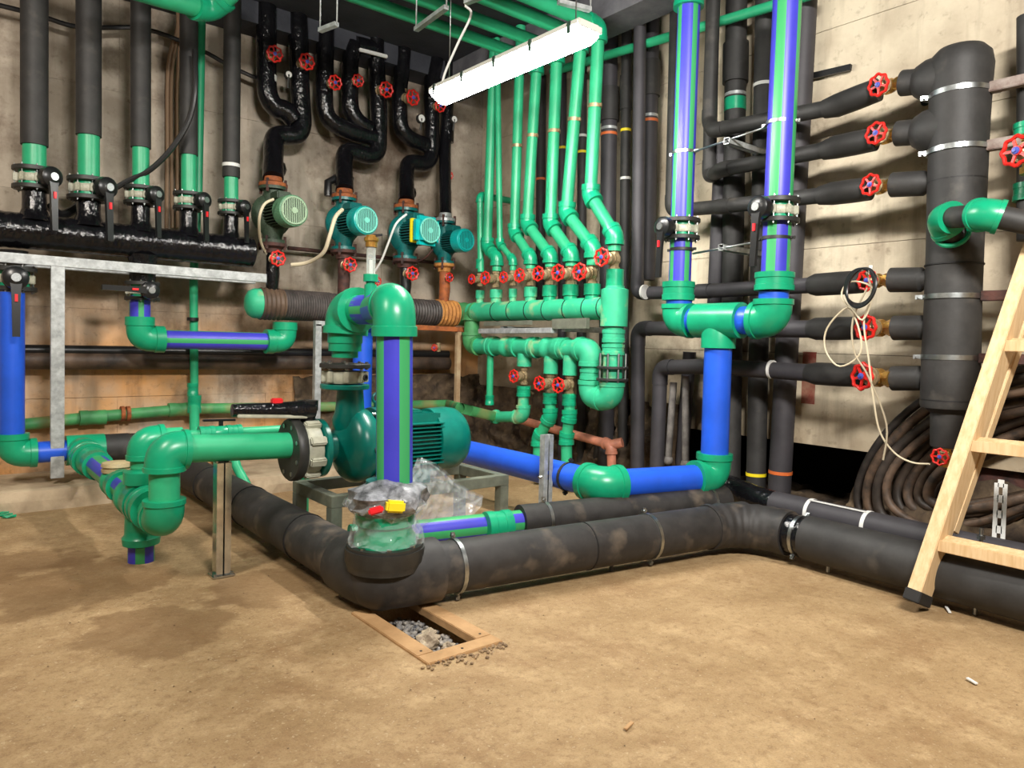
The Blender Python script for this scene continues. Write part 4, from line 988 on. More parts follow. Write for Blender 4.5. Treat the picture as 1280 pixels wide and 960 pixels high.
# branches
upl = [(600, 350, 601, None, (600, 240), 4.5, None), (620, 349, 621, (620, 322), (609, 308), 6.5, (616, 100)), (641, 348, 641, (641, 325), (625, 305), 4.3, (622, 100)),
       (663, 346, 663, (664, 322), (643, 290), 6.8, (649, 95)), (687, 344, 688, (689, 320), (659, 280), 7.6, (671, 80)), (713, 343, 714, (714, 318), (688, 280), 8.2, (696, 70)),
       (740, 342, 741, (740, 310), (708, 266), 8.6, (726, 55)), (768, 324, 768, (770, 294), (738, 244), 9.0, (748, 42))]
whl = [(586, 343, 6), (603, 349, 8), (629, 344, 7), (646, 347, 8.5), (665, 344, 9), (690, 342, 10), (717, 339, 10.5), (747, 323, 11)]
onm = ['leftmost', 'second', 'third', 'fourth', 'fifth', 'sixth', 'seventh', 'rightmost']
ZP = 3.95
for k, (mx, vy, ux, e1, e2, rp, top) in enumerate(upl):
    base = P(mx, 372, x=XG); vv = P(mx, vy, x=XG); r = S(rp, vv) * .92
    g = thing('riser_pipe', '%s green plastic riser of the upper manifold%s' % (onm[k], '' if k else ', short and thin'), 'pipe', base, 'green risers over the upper manifold')
    part('branch_socket', MB().lathe(V((XG, base.y, mA.z + rm_ * .8)), (0, 0, 1), [(0, .03), (0, r * 1.15), ((base.z - mA.z) * .4, r * 1.12), ((base.z - mA.z) * .42, r * 1.35), (P(mx, vy + 13, x=XG).z - mA.z - rm_ * .8, r * 1.35), (P(mx, vy + 13, x=XG).z - mA.z - rm_ * .8, r * .4)], 20), GREEN if k > 3 else DUSTG, g)
    vtop = P(ux, vy - 10, x=XG)
    if e1 is None:
        run(g, [vtop, P(600, 244, x=XG), P(600, 244, x=XG) + V((.4, 0, 0))], r, PGREEN, GREEN)
        coupling(g, P(600, 330, x=XG), (0, 0, 1), r, .1, GREEN)
    else:
        tp_ = P(*top, x=XG); E2 = P(*e2, x=XG); E1 = P(*e1, x=XG)
        dz = (tp_ - E2).normalized(); tp_ = E2 + dz * ((ZP + .02 * k - E2.z) / dz.z)
        end = V((0.3, tp_.y, tp_.z))
        if k < 4: tp_ = E2 + dz * ((4.43 - E2.z) / dz.z)
        run(g, [V((XG, vtop.y, vtop.z)), V((XG, vtop.y, E1.z)), E2, tp_] + ([end] if k >= 4 else []), r, PGREEN, GREEN, ef=1.36, curve=1.3, sock=1.1)
        q = P(e2[0] + (top[0] - e2[0]) * .55, e2[1] + (top[1] - e2[1]) * .55, x=XG)
        if k > 2: clamp(g, q, dz, r, (0, -1, 0), wd=.03, m=NICK, ear=.7)
    # valve
    wx, wy, wpr = whl[k]; wc_ = P(wx, wy, x=XG - .15); Rw = S(wpr, wc_) * 1.08; r = r * 1.08
    gate(V((XG, vv.y, vv.z)), (0, 0, 1), (-1, -.12, 0), Rw, '%s red-wheeled gate valve of the row above the upper manifold' % onm[k], 'upper manifold gate valves', True)
low = [(655, 470, (632, 473, 8)), (688, 479, (665, 477, 9)), (712, 481, (690, 480, 9.5))]
ln = ['left', 'middle', 'right']
paths = [[(655, 492), (654, 521), (620, 521)], [(688, 492), (688, 520), (673, 548), (672, 640)], [(712, 492), (712, 520), (708, 548), (708, 640)]]
for k, (mx, vy, (wx, wy, wpr)) in enumerate(low):
    vv = P(mx, vy, x=XG); r = S(7.0, vv)
    g = thing('branch_pipe', 'green %s branch pipe hanging below the lower manifold' % ln[k], 'pipe', P(*paths[k][0], x=XG), 'branches of the lower manifold')
    part('branch_socket', MB().lathe(V((XG, vv.y, lz - .06)), (0, 0, -1), [(0, .03), (0, r * 1.3), (lz - .06 - P(mx, vy - 12, x=XG).z, r * 1.3), (lz - .06 - P(mx, vy - 12, x=XG).z, r * .4)], 20), DUSTG, g)
    pts = [P(*q, x=XG) for q in paths[k]]; pts[0].y = vv.y
    if k == 0:
        pts += [P(575, 510, x=XG - .6), P(560, 505, y=6.95), P(440, 508, y=7.0), P(240, 511, y=7.05), P(120, 521, y=7.08), P(20, 532, y=7.08)]
    else: pts[-1].z = max(.04, pts[-1].z)
    if k == 0:
        run(g, pts[:3] + [pts[2] + (pts[3] - pts[2]) * .02], r, DUSTG, DUSTG)
        g2 = thing('service_pipe', 'long weathered green pipe running low along the left wall', 'pipe', pts[6])
        part('pipe', MB().tube(pts[2:], r * .92, 18), OLDG, g2)
        for px, py in ((225, 512), (116, 522)): coupling(g2, P(px, py, y=7.06), XA, r * .92, .2, OLDG)
        part('brown_clamp', ring(ring(MB(), P(153, 517, y=7.06), XA, r, .03, .012), P(160, 517, y=7.06), XA, r, .03, .012), RUST, g2)
    else:
        run(g, pts, r, PGREEN, GREEN, ef=1.3, curve=1.1, sock=1.0)
    coupling(g, V((XG, vv.y, P(mx, vy + 19, x=XG).z)), (0, 0, 1), r, .1, GREEN)
    wc_ = P(wx, wy, x=XG - .15)
    gate(vv, (0, 0, 1), (-1, -.12, 0), S(wpr, wc_) * 1.05, '%s red-wheeled gate valve below the lower manifold' % ln[k], 'lower manifold gate valves', True)
g = thing('drop_pipe', 'thin green drop pipe with end cap at the left of the lower manifold', 'pipe', P(612, 500, x=XG))
part('pipe', MB().tube([P(613, 440, x=XG), P(612, 500, x=XG)], .035, 16), PGREEN, g); coupling(g, P(612, 500, x=XG), (0, 0, 1), .036, .1, GREEN)
# salmon pipe
g = thing('salmon_pipe', 'salmon-coloured drain pipe sloping down behind the lower branches', 'pipe', P(765, 570, x=4.85))
run(g, [P(640, 522, x=4.85), P(764, 556, x=4.85), P(766, 640, x=4.85)], .042, SALM, ef=1.25)
part('pipe', MB().tube([P(764, 556, x=4.85), P(778, 553, x=4.9)], .045, 16), SALM, g)
# grey thin old pipes low right
for k, (xa, ya, xb_, yb, lb) in enumerate(((842, 478, 835, 575, 'left thin grey old pipe under the lowest branch'), (857, 470, 857, 580, 'right thin grey old pipe under the lowest branch'))):
    g = thing('old_pipe', lb, 'pipe', P(xb_, yb, x=5.0), 'thin grey old pipes')
    part('pipe', MB().tube([P(xa, ya, x=5.0), P(xb_, yb, x=5.0)], .03, 14), GRAYP, g)
    part('end_joint', MB().ico(P(xb_, yb, x=5.0), .045, 2), GRAYP, g)
# green strip pipe high on the right wall
g = thing('service_pipe', 'thin green pipe running level high across the right wall risers', 'pipe', P(850, 40, x=5.0))
part('pipe', MB().tube([P(690, 90, x=5.0), P(1030, -12, x=5.0)], .04, 14), PGREEN, g)

# ================================================================== STEEL STAND WITH RIBBED BLACK HEADER (LEFT WALL)
YH = 6.6; ha = P(312, 380, y=YH); hb = P(586, 391, y=YH); ha.z = hb.z = P(430, 385, y=YH).z; rh = .145
hd = thing('ribbed_header', 'dark ribbed header pipe with green ends under the four wall pumps', 'pipe', P(450, 400, y=YH))
def hx(px): return P(px, 385, y=YH).x
def seg_(a, b, r, m, nm, n=0, amp=0):
    x0_, x1_ = hx(a), hx(b); prof = [(0, r * .8), (0, r)]
    for i in range(n): prof += [((x1_ - x0_) * (i + .3) / n, r * (1 + amp)), ((x1_ - x0_) * (i + .8) / n, r * (1 - amp))]
    prof += [(x1_ - x0_, r), (x1_ - x0_, r * .8)]
    part(nm, MB().lathe((x0_, YH, ha.z), XA, prof, 28), m, hd)
part('green_end_cap', MB().lathe((hx(325), YH, ha.z), (-1, 0, 0), [(0, .05), (0, .138), (.06, .136), (.10, .115), (.125, .07), (.13, .01)], 28), DUSTG, hd)
seg_(324, 352, rh, DARKP, 'brown_wrap', 5, .04); seg_(352, 412, rh * .97, CORR, 'ribbed_sleeve', 20, .03); seg_(412, 545, rh * .93, CORR, 'ribbed_sleeve', 36, .03)
seg_(545, 568, rh * .98, FOAM, 'orange_foam_wrap', 5, .05); seg_(567, 587, rh * .9, OLDG, 'green_end', 2, .03)
hs = thing('header_stand', 'steel angle stand under the ribbed header, white left part and rusty right part', 'stand', P(397, 505, y=6.42))
zb = P(400, 405, y=6.42).z
part('beam', MB().beam(P(393, 404, y=6.42), P(455, 408, y=6.42), .06, .05, bev=.003), GALV, hs)
xr = P(455, 406, y=6.42)
part('rusty_beam', MB().beam(xr, P(596, 413, y=6.42), .06, .05, bev=.003), RUST, hs)
part('leg', MB().beam(P(397, 405, y=6.42), V((P(397, 405, y=6.42).x, 6.42, .01)), .06, .06, up=(0, 1, 0), bev=.003), GALV, hs)
part('rusty_leg', MB().beam(P(573, 413, y=6.42), V((P(573, 413, y=6.42).x, 6.42, .01)), .05, .05, up=(0, 1, 0), bev=.003), mat('pale_rust_steel', (150, 120, 88), .7, col2=(176, 156, 124), vscale=9), hs)
gs = thing('manifold_support', 'grey steel rails carrying the green manifolds', 'support', P(640, 412, x=4.4))
part('rail', MB().beam(P(600, 414, x=4.42), P(692, 413, x=4.42), .05, .05, bev=.003), GALV, gs)
for (a, b) in (((606, 405), (665, 404)), ((692, 406), (732, 404))):
    qa = P(*a, x=4.5); part('bracket', MB().box((4.86, (qa.y + P(*b, x=4.5).y) / 2, (mA.z + lz) / 2 + .0), (.86, .05, .05), bev=.003), GALV, gs)
part('saddle', MB().beam(P(606, 405, x=4.42), P(664, 403, x=4.42), .03, .04), OLIVE, gs); part('saddle', MB().beam(P(692, 405, x=4.42), P(735, 404, x=4.42), .04, .09), OLIVE, gs)

# ---- wall pumps
def proto_pump(body, cowl, grill, square=False):
    t = bpy.data.objects.new('circulation_pump', None)
    def Q(nm, mb, m, par=t):
        o = bpy.data.objects.new(nm, mb.mesh(nm, m)); o.parent = par; return o
    Q('neck', MB().lathe((0, 0, -1.85), (0, 0, 1), [(0, .3), (0, .6), (.4, .6), (1.0, .8), (1.85, .9), (2.7, .8), (3.3, .6), (3.7, .6), (3.7, .3)], 24), body)
    for zz in (1.65, -1.85): Q('pump_flange', MB().lathe((0, 0, zz), (0, 0, 1), [(0, .4), (0, .9), (.2, .9), (.2, .4)], 28), body)
    Q('volute', MB().lathe((-.75, 0, 0), (1, 0, 0), [(0, .1), (0, .9), (.2, 1.25), (.6, 1.4), (1.0, 1.25), (1.2, 1.0), (1.25, .9), (1.25, .1)], 32), body)
    Q('motor', MB().lathe((.4, 0, 0), (1, 0, 0), [(0, .3), (0, .8), (1.7, .8), (1.7, .3)], 28), VOID)
    mb = MB()
    for k in range(30):
        a = 2 * PI * k / 30; n_ = V((0, math.cos(a), math.sin(a))); mb.box(V((1.25, 0, 0)) + n_ * .86, (1.5, .22, .06), (1, 0, 0), n_)
    Q('cooling_fins', mb, body)
    if square:
        mb = MB().box((2.45, 0, 0), (.9, 2.05, 2.05), bev=.3)
        Q('fan_cowl', mb, cowl); Q('sticker', MB().box((1.92, 0, 0), (.26, 2.0, 1.7), bev=.05), YELL)
    else: Q('fan_cowl', MB().lathe((1.9, 0, 0), (1, 0, 0), [(0, .6), (0, 1.0), (.75, 1.02), (.95, .98), (1.0, .9), (1.0, .2)], 32), cowl)
    Q('terminal_box', MB().box((1.1, 0, 1.1), (1.1, 1.0, .55), bev=.08), body)
    xg = 2.9
    Q('fan_recess', MB().lathe((xg, 0, 0), (1, 0, 0), [(0, .01), (0, .84), (.02, .84), (.02, .01)], 28), VOID)
    mb = MB().torus((xg + .03, 0, 0), (1, 0, 0), .84, .06, 32, 6)
    for k in range(-6, 7):
        y = k * .125; h = math.sqrt(max(0, .8 ** 2 - y * y)); mb.box((xg + .03, y, 0), (.05, .055, 2 * h))
    mb.lathe((xg, 0, 0), (1, 0, 0), [(0, .01), (0, .2), (.09, .2), (.09, .01)], 12)
    Q('fan_grille', mb, grill)
    return t
PR = [proto_pump(GGREYD, GGREY, mat('pale_green_grille', (150, 176, 146), .5)), proto_pump(TEALD, TEALL, GRILL), proto_pump(TEALD, CYAN, GRILL, True), proto_pump(TEALD, TEALL, TEALL)]
YP_ = 6.7
pumps = [(341, 270, (367, 263), 17.5, 232, 309, (351, 323), 'leftmost wall pump, old grey-green with pale round fan grille'), (430, 283, (457, 275), 16, 243, 322, (441, 331), 'second wall pump from left, teal with round fan grille'),
         (507, 297, (543, 289), 15.5, 258, 336, (520, 342), 'third wall pump, bright cyan with square fan cowl and yellow sticker'), (556, 302, (582, 299), 13, 268, 331, (564, 346), 'rightmost small teal wall pump beside the green risers')]
pn = ['leftmost', 'second', 'third', 'rightmost']
tops = []
for k, (cx, cy, fan, fr_, yt, yb, wl_, lab) in enumerate(pumps):
    c = P(cx, cy, y=YP_ - .1); f = P(*fan, y=YP_ - .5)
    R = S(fr_, f) * 1.13; zt_ = P(cx, yt, y=YP_ - .1).z; zb_ = P(cx, yb, y=YP_ - .1).z
    mx_ = (zt_ - zb_) / 2 / R; c.z = f.z
    o = copy_tree(PR[k]); put(o, c, (0, 0, 1), V((.10, -1, 0)), R); tag(o, lab, 'pump', 'wall pumps over the ribbed header')
    # stretch is avoided: fill the rest with flanged spools (separate pipe thing)
    g = thing('pump_spool', 'flanged iron spool pipe under and over the %s wall pump' % pn[k], 'pipe', V((c.x, c.y, zb_)), 'flanged spools of the wall pumps')
    top_m = RUST if k < 3 else GALV; tl = c.z + R * 1.85; bl_ = c.z - R * 1.85
    part('rusty_flange', MB().lathe((c.x, c.y, tl), (0, 0, 1), [(0, .03), (0, R * .92), (.03, R * .92), (.05, R * .6), (.09, R * .55), (.09, .02)], 26), top_m, g)
    part('lower_flange', MB().lathe((c.x, c.y, bl_), (0, 0, -1), [(0, .03), (0, R * .92), (.03, R * .92), (.05, R * .6), (.09, R * .55), (.09, .02)], 26), RUSTD if k < 3 else FOAM, g)
    mb = MB()
    for s in (0, 1):
        for q in range(4):
            a = PI / 4 + q * PI / 2; mb.lathe((c.x + R * .85 * math.cos(a), c.y + R * .85 * math.sin(a), (tl - .06) if s else (bl_ - .06)), (0, 0, 1), [(0, .001), (0, .014), (.12, .014), (.12, .001)], 6)
    part('bolts', mb, RUSTD, g)
    part('lower_pipe', MB().tube([V((c.x, c.y, bl_ - .06)), V((c.x, c.y - .02, (bl_ + ha.z) / 2)), V((c.x, YH, ha.z + rh * .8))], [.055, .06, .055], 18), [GLOSS, RUSTD, CABLE, RUST][k], g)
    tops.append((V((c.x, c.y, tl + .08)), R))
    w_ = P(*wl_, y=YP_ - .28); vb_ = V((c.x, c.y, w_.z))
    gate(vb_, (0, 0, 1), (-.05, -1, 0), S((10, 9.5, 9, 6)[k], w_), 'red-wheeled gate valve under the %s wall pump' % pn[k], 'gate valves under the wall pumps', True)
# glossy wrapped pipes above the pumps
YT = 6.85
def wrap(lab, paths, r, base):
    g = thing('wrapped_pipe', lab, 'pipe', base, 'glossy black wrapped pipes over the wall pumps')
    for pth in paths:
        pts = [P(x_, y_, y=YT) for x_, y_ in pth]
        if pth is paths[0]: pts[0] = base
        # rounded, slightly lumpy
        out = [pts[0]]
        for i in range(1, len(pts) - 1):
            a, b, c = pts[i - 1], pts[i], pts[i + 1]; ta = min(.09, (b - a).length * .45); tb = min(.09, (c - b).length * .45)
            p0 = b + (a - b).normalized() * ta; p2 = b + (c - b).normalized() * tb
            for u in (0, .25, .5, .75, 1): out.append(p0 * (1 - u) ** 2 + b * 2 * u * (1 - u) + p2 * u * u)
        out.append(pts[-1]); dense = [out[0]]
        for a, b in zip(out, out[1:]):
            n = max(1, int((b - a).length / .06))
            for i in range(1, n + 1): dense.append(a.lerp(b, i / n))
        part('wrapped_tube', MB().tube(dense, [r * 1.16 * (1 + .06 * noise.noise(p * 9)) for p in dense], 16), GLOSS, g)
    return g
w1 = wrap('glossy black wrapped pipe over the leftmost wall pump, two legs', [[(343, 225), (342, 175), (348, 168), (372, 170), (378, 155), (375, 110), (371, -20)], [(333, -20), (333, 95), (334, 118), (342, 134), (358, 138), (368, 150)]], .08, tops[0][0])
bands(w1, P(334, 98, y=YT), (0, 0, 1), .085, .06, WHITE); part('ball_joint', MB().ico(P(345, 211, y=YT - .05), .1, 2), GLOSS, w1)
w2_ = wrap('glossy black wrapped pipe over the second wall pump, three legs', [[(430, 238), (430, 194), (436, 187), (462, 196), (473, 190), (474, 150), (470, 60), (468, -20)], [(408, -20), (405, 130), (411, 152), (440, 165), (468, 172)], [(444, 56), (438, 70), (437, 135), (446, 152), (462, 162)], [(444, 56), (470, 62)]], .075, tops[1][0])
part('white_strip', MB().beam(P(449, 62, y=YT - .1), P(484, 71, y=YT - .1), .03, .035, bev=.006), WHITE, w2_); part('side_valve_lump', MB().ico(P(430, 226, y=YT - .06), .1, 2, (1.1, 1, .8), .4).tube([P(422, 222, y=YT - .1), P(410, 228, y=YT - .12), P(410, 245, y=YT - .12)], .04, 10), CABLE, w2_)
w3_ = wrap('glossy black wrapped pipe over the third wall pump, two legs', [[(508, 254), (508, 208), (514, 202), (532, 206), (540, 196), (540, 150), (538, 110), (546, 70), (540, -20)], [(502, -20), (504, 70), (499, 120), (500, 160), (512, 174), (534, 182)]], .072, tops[2][0])
part('ball_joint', MB().ico(P(511, 241, y=YT - .05), .085, 2), GLOSS, w3_)
w4_ = wrap('glossy black wrapped straight pipe over the rightmost wall pump', [[(556, 262), (556, 180), (560, 130), (560, 60)]], .058, tops[3][0])
part('ball_joint', MB().ico(P(557, 240, y=YT - .05), .07, 2), GLOSS, w4_); part('sleeve', MB().lathe(P(559, 178, y=YT), (0, 0, 1), [(0, .03), (0, .075), (.2, .075), (.2, .03)], 16), GLOSS, w4_)
for k, (x_, y_, r_, vx, vy, lb) in enumerate(((344, 67, 10.5, 335, 72, 'high red handwheel valve on the left leg over the leftmost wall pump'), (384, 77, 10.5, 374, 82, 'high red handwheel valve on the right leg over the leftmost wall pump'),
        (420, 103, 9.5, 409, 106, 'dim red handwheel valve on the left leg over the second wall pump'), (450, 100, 8, 440, 103, 'small dim red handwheel valve on the middle leg over the second wall pump'), (483, 112, 10, 472, 114, 'dim red handwheel valve on the right leg over the second wall pump'),
        (516, 122, 10, 503, 124, 'dim red handwheel valve on the left leg over the third wall pump'), (552, 132, 8, 541, 134, 'dark red handwheel valve beside the far end of the lamp'), (565, 219, 5.5, 557, 220, 'tiny red handwheel on the pipe over the rightmost wall pump'))):
    w_ = P(x_, y_, y=YT - .2); v_ = P(vx, vy, y=YT - .02)
    gate(v_, (0, 0, 1), w_ - v_, S(r_, w_), lb, 'handwheel valves high on the left wall', True)
for k, (x_, y_, r_, lb) in enumerate(((361, 93, 4.5, 'small pale gauge between the legs over the leftmost wall pump'), (527, 148, 5.5, 'round pale gauge on the pipe over the third wall pump'), (568, 149, 4.5, 'small round gauge below the far end of the lamp'))):
    c = P(x_, y_, y=YT - .12); r = S(r_, c); g = thing('pressure_gauge', lb, 'gauge', c, 'gauges on the wrapped pipes')
    part('gauge_case', MB().lathe(c, (0, -1, 0), [(-.04, .01), (-.04, r), (0, r), (.004, r * .9), (.004, r * .85)], 20, cap=False).tube([c + V((0, 0, 0)), c + V((0, .02, -.12))], .01, 8), FLNG, g)
    part('gauge_face', MB().lathe(c, (0, -1, 0), [(0, .001), (0, r * .87), (.003, r * .87), (.003, .001)], 20), WHITE, g)
# small valves near the ribbed header
for x_, y_, r_, vx, vy, lb in ((534, 436, 4.5, 548, 434, 'tiny red handwheel drain valve under the ribbed header, facing left'), (474, 352, 5.0, 466, 350, 'small red handwheel behind the green outlet elbow')):
    w_ = P(x_, y_, y=6.35); v_ = P(vx, vy, y=6.45)
    gate(v_, (0, 0, 1), w_ - v_, S(r_, w_), lb, None, True)
# pale cables of the pumps
def cable(name, lab, pix, r, m, cat='cable', group=None):
    pts = [P(a[0], a[1], **({'y': a[2]} if len(a) == 3 else {'x': a[3]})) for a in pix]
    out = []; n = len(pts)
    for i in range(n - 1):
        a, b, c, d = pts[max(0, i - 1)], pts[i], pts[i + 1], pts[min(n - 1, i + 2)]
        for q in range(5):
            u = q / 5; out.append(.5 * (2 * b + (c - a) * u + (2 * a - 5 * b + 4 * c - d) * u * u + (3 * b - a - 3 * c + d) * u ** 3))
    out.append(pts[-1])
    o = part(name, MB().tube(out, r, 8), m, loc=pts[0]); tag(o, lab, cat, group); return o
cable('cable', 'cream cable arching from the leftmost wall pump', [(342, 249, 6.2), (330, 256, 6.2), (324, 275, 6.25), (326, 302, 6.5), (334, 318, 6.6)], .012, WCABLE)
cable('cable', 'thick cream conduit curving down from the second wall pump', [(428, 262, 6.15), (419, 272, 6.1), (412, 295, 6.1), (404, 316, 6.2), (385, 328, 6.4), (364, 331, 6.5)], .018, WCABLE)
cable('cable', 'thin white cable curving down from the third wall pump', [(508, 268, 6.1), (495, 280, 6.1), (485, 305, 6.2), (477, 325, 6.3), (468, 340, 6.4)], .011, WHITE)
cable('cable', 'thin dark cable between the third and rightmost wall pumps', [(541, 312, 6.2), (532, 322, 6.3), (520, 328, 6.5)], .009, RUSTD)
# dark pipes low on the left wall
for k, (ya, yb, xa, xb_, r, m_, lb) in enumerate(((437, 443, -20, 560, .045, CABLE, 'upper dark horizontal pipe on the left wall'), (450, 454, -20, 560, .075, DARKP, 'lower thick dirty horizontal pipe on the left wall'), (310, 330, 360, 560, .02, RUSTD, 'thin rusty pipe behind the wall pumps'))):
    g = thing('service_pipe', lb, 'pipe', P(0, ya, y=7.0), 'horizontal pipes on the left wall')
    part('pipe', MB().tube([P(xa, ya, y=7.02), P(xb_, yb, y=7.02)], r, 16), m_, g)

# ================================================================== LEFT: BLACK MANIFOLD WITH FIVE RISERS
YL = 6.62
la = P(-30, 283, y=YL); lb_ = P(316, 316, y=YL); rl = .135
lmf = thing('pipe_manifold', 'thick glossy black wrapped manifold lying over the galvanised beam', 'manifold', P(160, 300, y=YL))
pts = [la.lerp(lb_, i / 160) for i in range(161)]
part('wrapped_body', MB().tube(pts, [rl * (1 + .012 * math.sin(i * 1.3) + .03 * noise.noise(V((i * .31, 0, 0)))) * (1 if i < 160 else .85) for i in range(161)], 28), GLOSS, lmf)
ls = [(43, 224, 62, 222, 24, 30, 182, 15, 13, 288), (111, 237, 137, 234, 24, 28, 170, 14.3, 12.3, 297), (176, 245, 195, 243, 19.5, 23, 185, 11.6, 9.7, 283), (236, 252, 254, 251, 18.5, 21, 194, 10.6, 9, 292), (289, 260, 307, 258, 16, 19, 222, 10.2, 8.4, 299)]
ln5 = ['leftmost', 'second', 'third', 'fourth', 'fifth']
for k, (cx, cy, bx, by, fr_, _, yi, ri, rg, ylev) in enumerate(ls):
    c = P(cx, cy, y=YL); fl = S(fr_, c); t = P(cx + (2 if k == 4 else 0), -40, y=YL); i_ = P(cx, yi, y=YL)
    g = thing('riser_pipe', '%s black insulated riser over the glossy black manifold' % ln5[k], 'pipe', c, 'insulated risers of the black manifold')
    part('insulation', MB().lathe(i_, (t - i_), [(0, .03), (0, S(ri, c)), ((t - i_).length, S(ri, c)), ((t - i_).length, .03)], 24), INS, g)
    part('pipe', MB().tube([V((c.x, c.y, c.z + fl * .5)), i_ + V((0, 0, .05))], S(rg, c), 24), PGREEN, g)
    if k == 4:
        bands(g, P(289, 207, y=YL), (0, 0, 1), S(ri, c), .03, WHITE); part('rubber_ring', ring(MB(), P(289, 217, y=YL), (0, 0, 1), S(rg, c), .07, .015), INS, g)
    mz = la.lerp(lb_, (cx + 30) / 346)
    part('wrapped_nozzle', MB().lathe(V((c.x, c.y, mz.z + rl * .6)), (0, 0, 1), [(0, fl * .95), (.03, fl * .72), (.09, fl * .56), (c.z - fl * .5 - mz.z - rl * .6, fl * .55), (c.z - fl * .5 - mz.z - rl * .6, fl * .3)], 22), GLOSS, lmf)
    bfly(c, (0, 0, 1), V((.45, -1, 0)), fl, '%s black-levered butterfly valve in the row above the black manifold' % ln5[k], 'down', 'butterfly valves of the black manifold')
bs = thing('manifold_stand', 'galvanised steel beam with a leg carrying the black manifold', 'stand', P(72, 590, y=6.5))
part('beam', MB().beam(P(-30, 319, y=6.5), P(332, 348, y=6.5), .06, .075, bev=.003), GALV, bs)
lt = P(72, 326, y=6.5); part('leg', MB().beam(lt, V((lt.x, 6.5, .215)), .09, .05, up=(0, 1, 0), bev=.003), GALV, bs)
part('rear_beam', MB().beam(P(-30, 319, y=6.5) + V((0, .28, .0)), P(332, 348, y=6.5) + V((0, .28, 0)), .06, .075, bev=.003), GALV, bs)
# lower branch: butterfly valve, violet stub, striped level pipe
c = P(178, 364, y=YL); bfly(c, (0, 0, -1), V((.1, -1, 0)), S(20, c), 'butterfly valve under the black manifold with its lever pointing left', 'right')
lp = thing('striped_pipe', 'level green and violet striped pipe with two elbows under the left beam', 'pipe', P(250, 425, y=YL))
pe = P(357, 398, y=YL)
e_a = P(175, 424, y=YL); e_b = P(356, 427, y=YL); e_b.z = e_a.z = (e_a.z + e_b.z) / 2
run(lp, [P(175, 370, y=YL), e_a, e_b, V((e_b.x, YL, ha.z - .05))], .08, VIOL, GREEN, ef=1.32, curve=1.1, sock=1.2, st=stripes(4, .42, .2), ref=(0, 0, 1))
part('nozzle', MB().lathe(c, (0, 0, 1), [(.05, .06), (.05, .1), (.22, .1), (.3, .12)], 20), GLOSS, lp)
# left blue drop pipe with valve
c = P(16, 349, y=YL); bfly(c, (0, 0, 1), V((.0, -1, 0)), S(26, c), 'butterfly valve with long black lever on the blue drop pipe at the left edge', 'down')
bd = thing('blue_drop_pipe', 'blue drop pipe at the left edge with green elbow at the ledge', 'pipe', P(15, 560, y=HY))
b0_ = P(16, 366, y=YL); b1_ = P(15, 561, y=HY); b1_.z = hz_; b0_.x = b1_.x; b0_.y = HY
tx = P(110, 562, y=HY)
run(bd, [b0_, b1_, V((tx.x, HY, hz_))], .082, BLUE, GREEN, ef=1.28, curve=1.2, sock=.7)
part('wrapped_nozzle', MB().lathe(P(16, 330, y=YL), (0, 0, 1), [(0, .05), (0, .09), (.1, .1), (.1, .05)], 20), GLOSS, bd)
part('tee', MB().lathe(V((P(82, 562, y=HY).x, HY, hz_)), XA, [(0, .08), (0, .118), (P(130, 562, y=HY).x - P(82, 562, y=HY).x, .118), (P(130, 562, y=HY).x - P(82, 562, y=HY).x, .08)], 26), GREEN, bd)
part('tee_outlet', MB().lathe(V((tx.x - .05, HY, hz_)), (0, -1, 0), [(0, .1), (.12, .11), (.2, .11), (.2, .07)], 24), GREEN, bd)
hp = thing('insulated_pipe_run', 'short black insulated header piece behind the green suction elbows', 'pipe', P(150, 562, y=HY))
part('insulation', MB().tube([V((P(129, 562, y=HY).x, HY, hz_)), V((P(160, 562, y=HY).x, HY, hz_))], .112, 24), INS, hp)
part('insulation', MB().tube([V((P(163, 562, y=HY).x, HY, hz_)), V((1.62, HY, hz_))], .108, 24), INS, hp)
part('silver_ring', ring(MB(), V((P(161, 562, y=HY).x, HY, hz_)), XA, .1, .025, .01), CHROME, hp)
# green vertical thin pipe on the left wall and the bulky green pipe at the ceiling
g = thing('service_pipe', 'thin green vertical pipe passing behind the level striped pipe', 'pipe', P(243, 540, y=6.9))
part('pipe', MB().tube([P(252, 20, y=6.9), P(248, 236, y=6.9), P(242, 345, y=6.9), P(243, 505, y=6.95)], .036, 16), PGREEN, g)
part('pipe', MB().tube([P(243, 505, y=6.92), P(243, 560, y=6.6)], .042, 16), PGREEN, g)
coupling(g, P(241, 487, y=6.93), (0, 0, 1), .038, .12, GREEN); part('clip', ring(MB(), P(241, 399, y=6.9), (0, 0, 1), .038, .03, .012), CABLE, g)
coupling(g, P(243, 505, y=6.92), (0, 0, 1), .04, .16, GREEN, fac=1.4)
g = thing('ceiling_pipe', 'bright green bent pipe hanging at the ceiling above the fourth riser', 'pipe', P(262, 15, y=5.9))
run(g, [P(120, -30, y=5.6), P(262, 12, y=6.0), P(330, -50, y=5.6)], .085, PGREEN, GREEN, ef=1.2)
g = thing('service_pipe', 'small green dropper with coupling under the suction pipe', 'pipe', P(300, 580, y=5.4))
part('pipe', MB().tube([P(293, 572, y=5.6), P(296, 584, y=5.55), P(308, 606, y=5.4), P(312, 640, y=5.3)], .035, 14), PGREEN, g)
g = thing('drop_pipe', 'short green stub pipe below the pump inlet flange', 'pipe', P(378, 615, y=4.75)); part('pipe', MB().tube([P(379, 575, y=4.75), V((P(379, 575, y=4.75).x, 4.75, .01))], .042, 16), PGREEN, g)
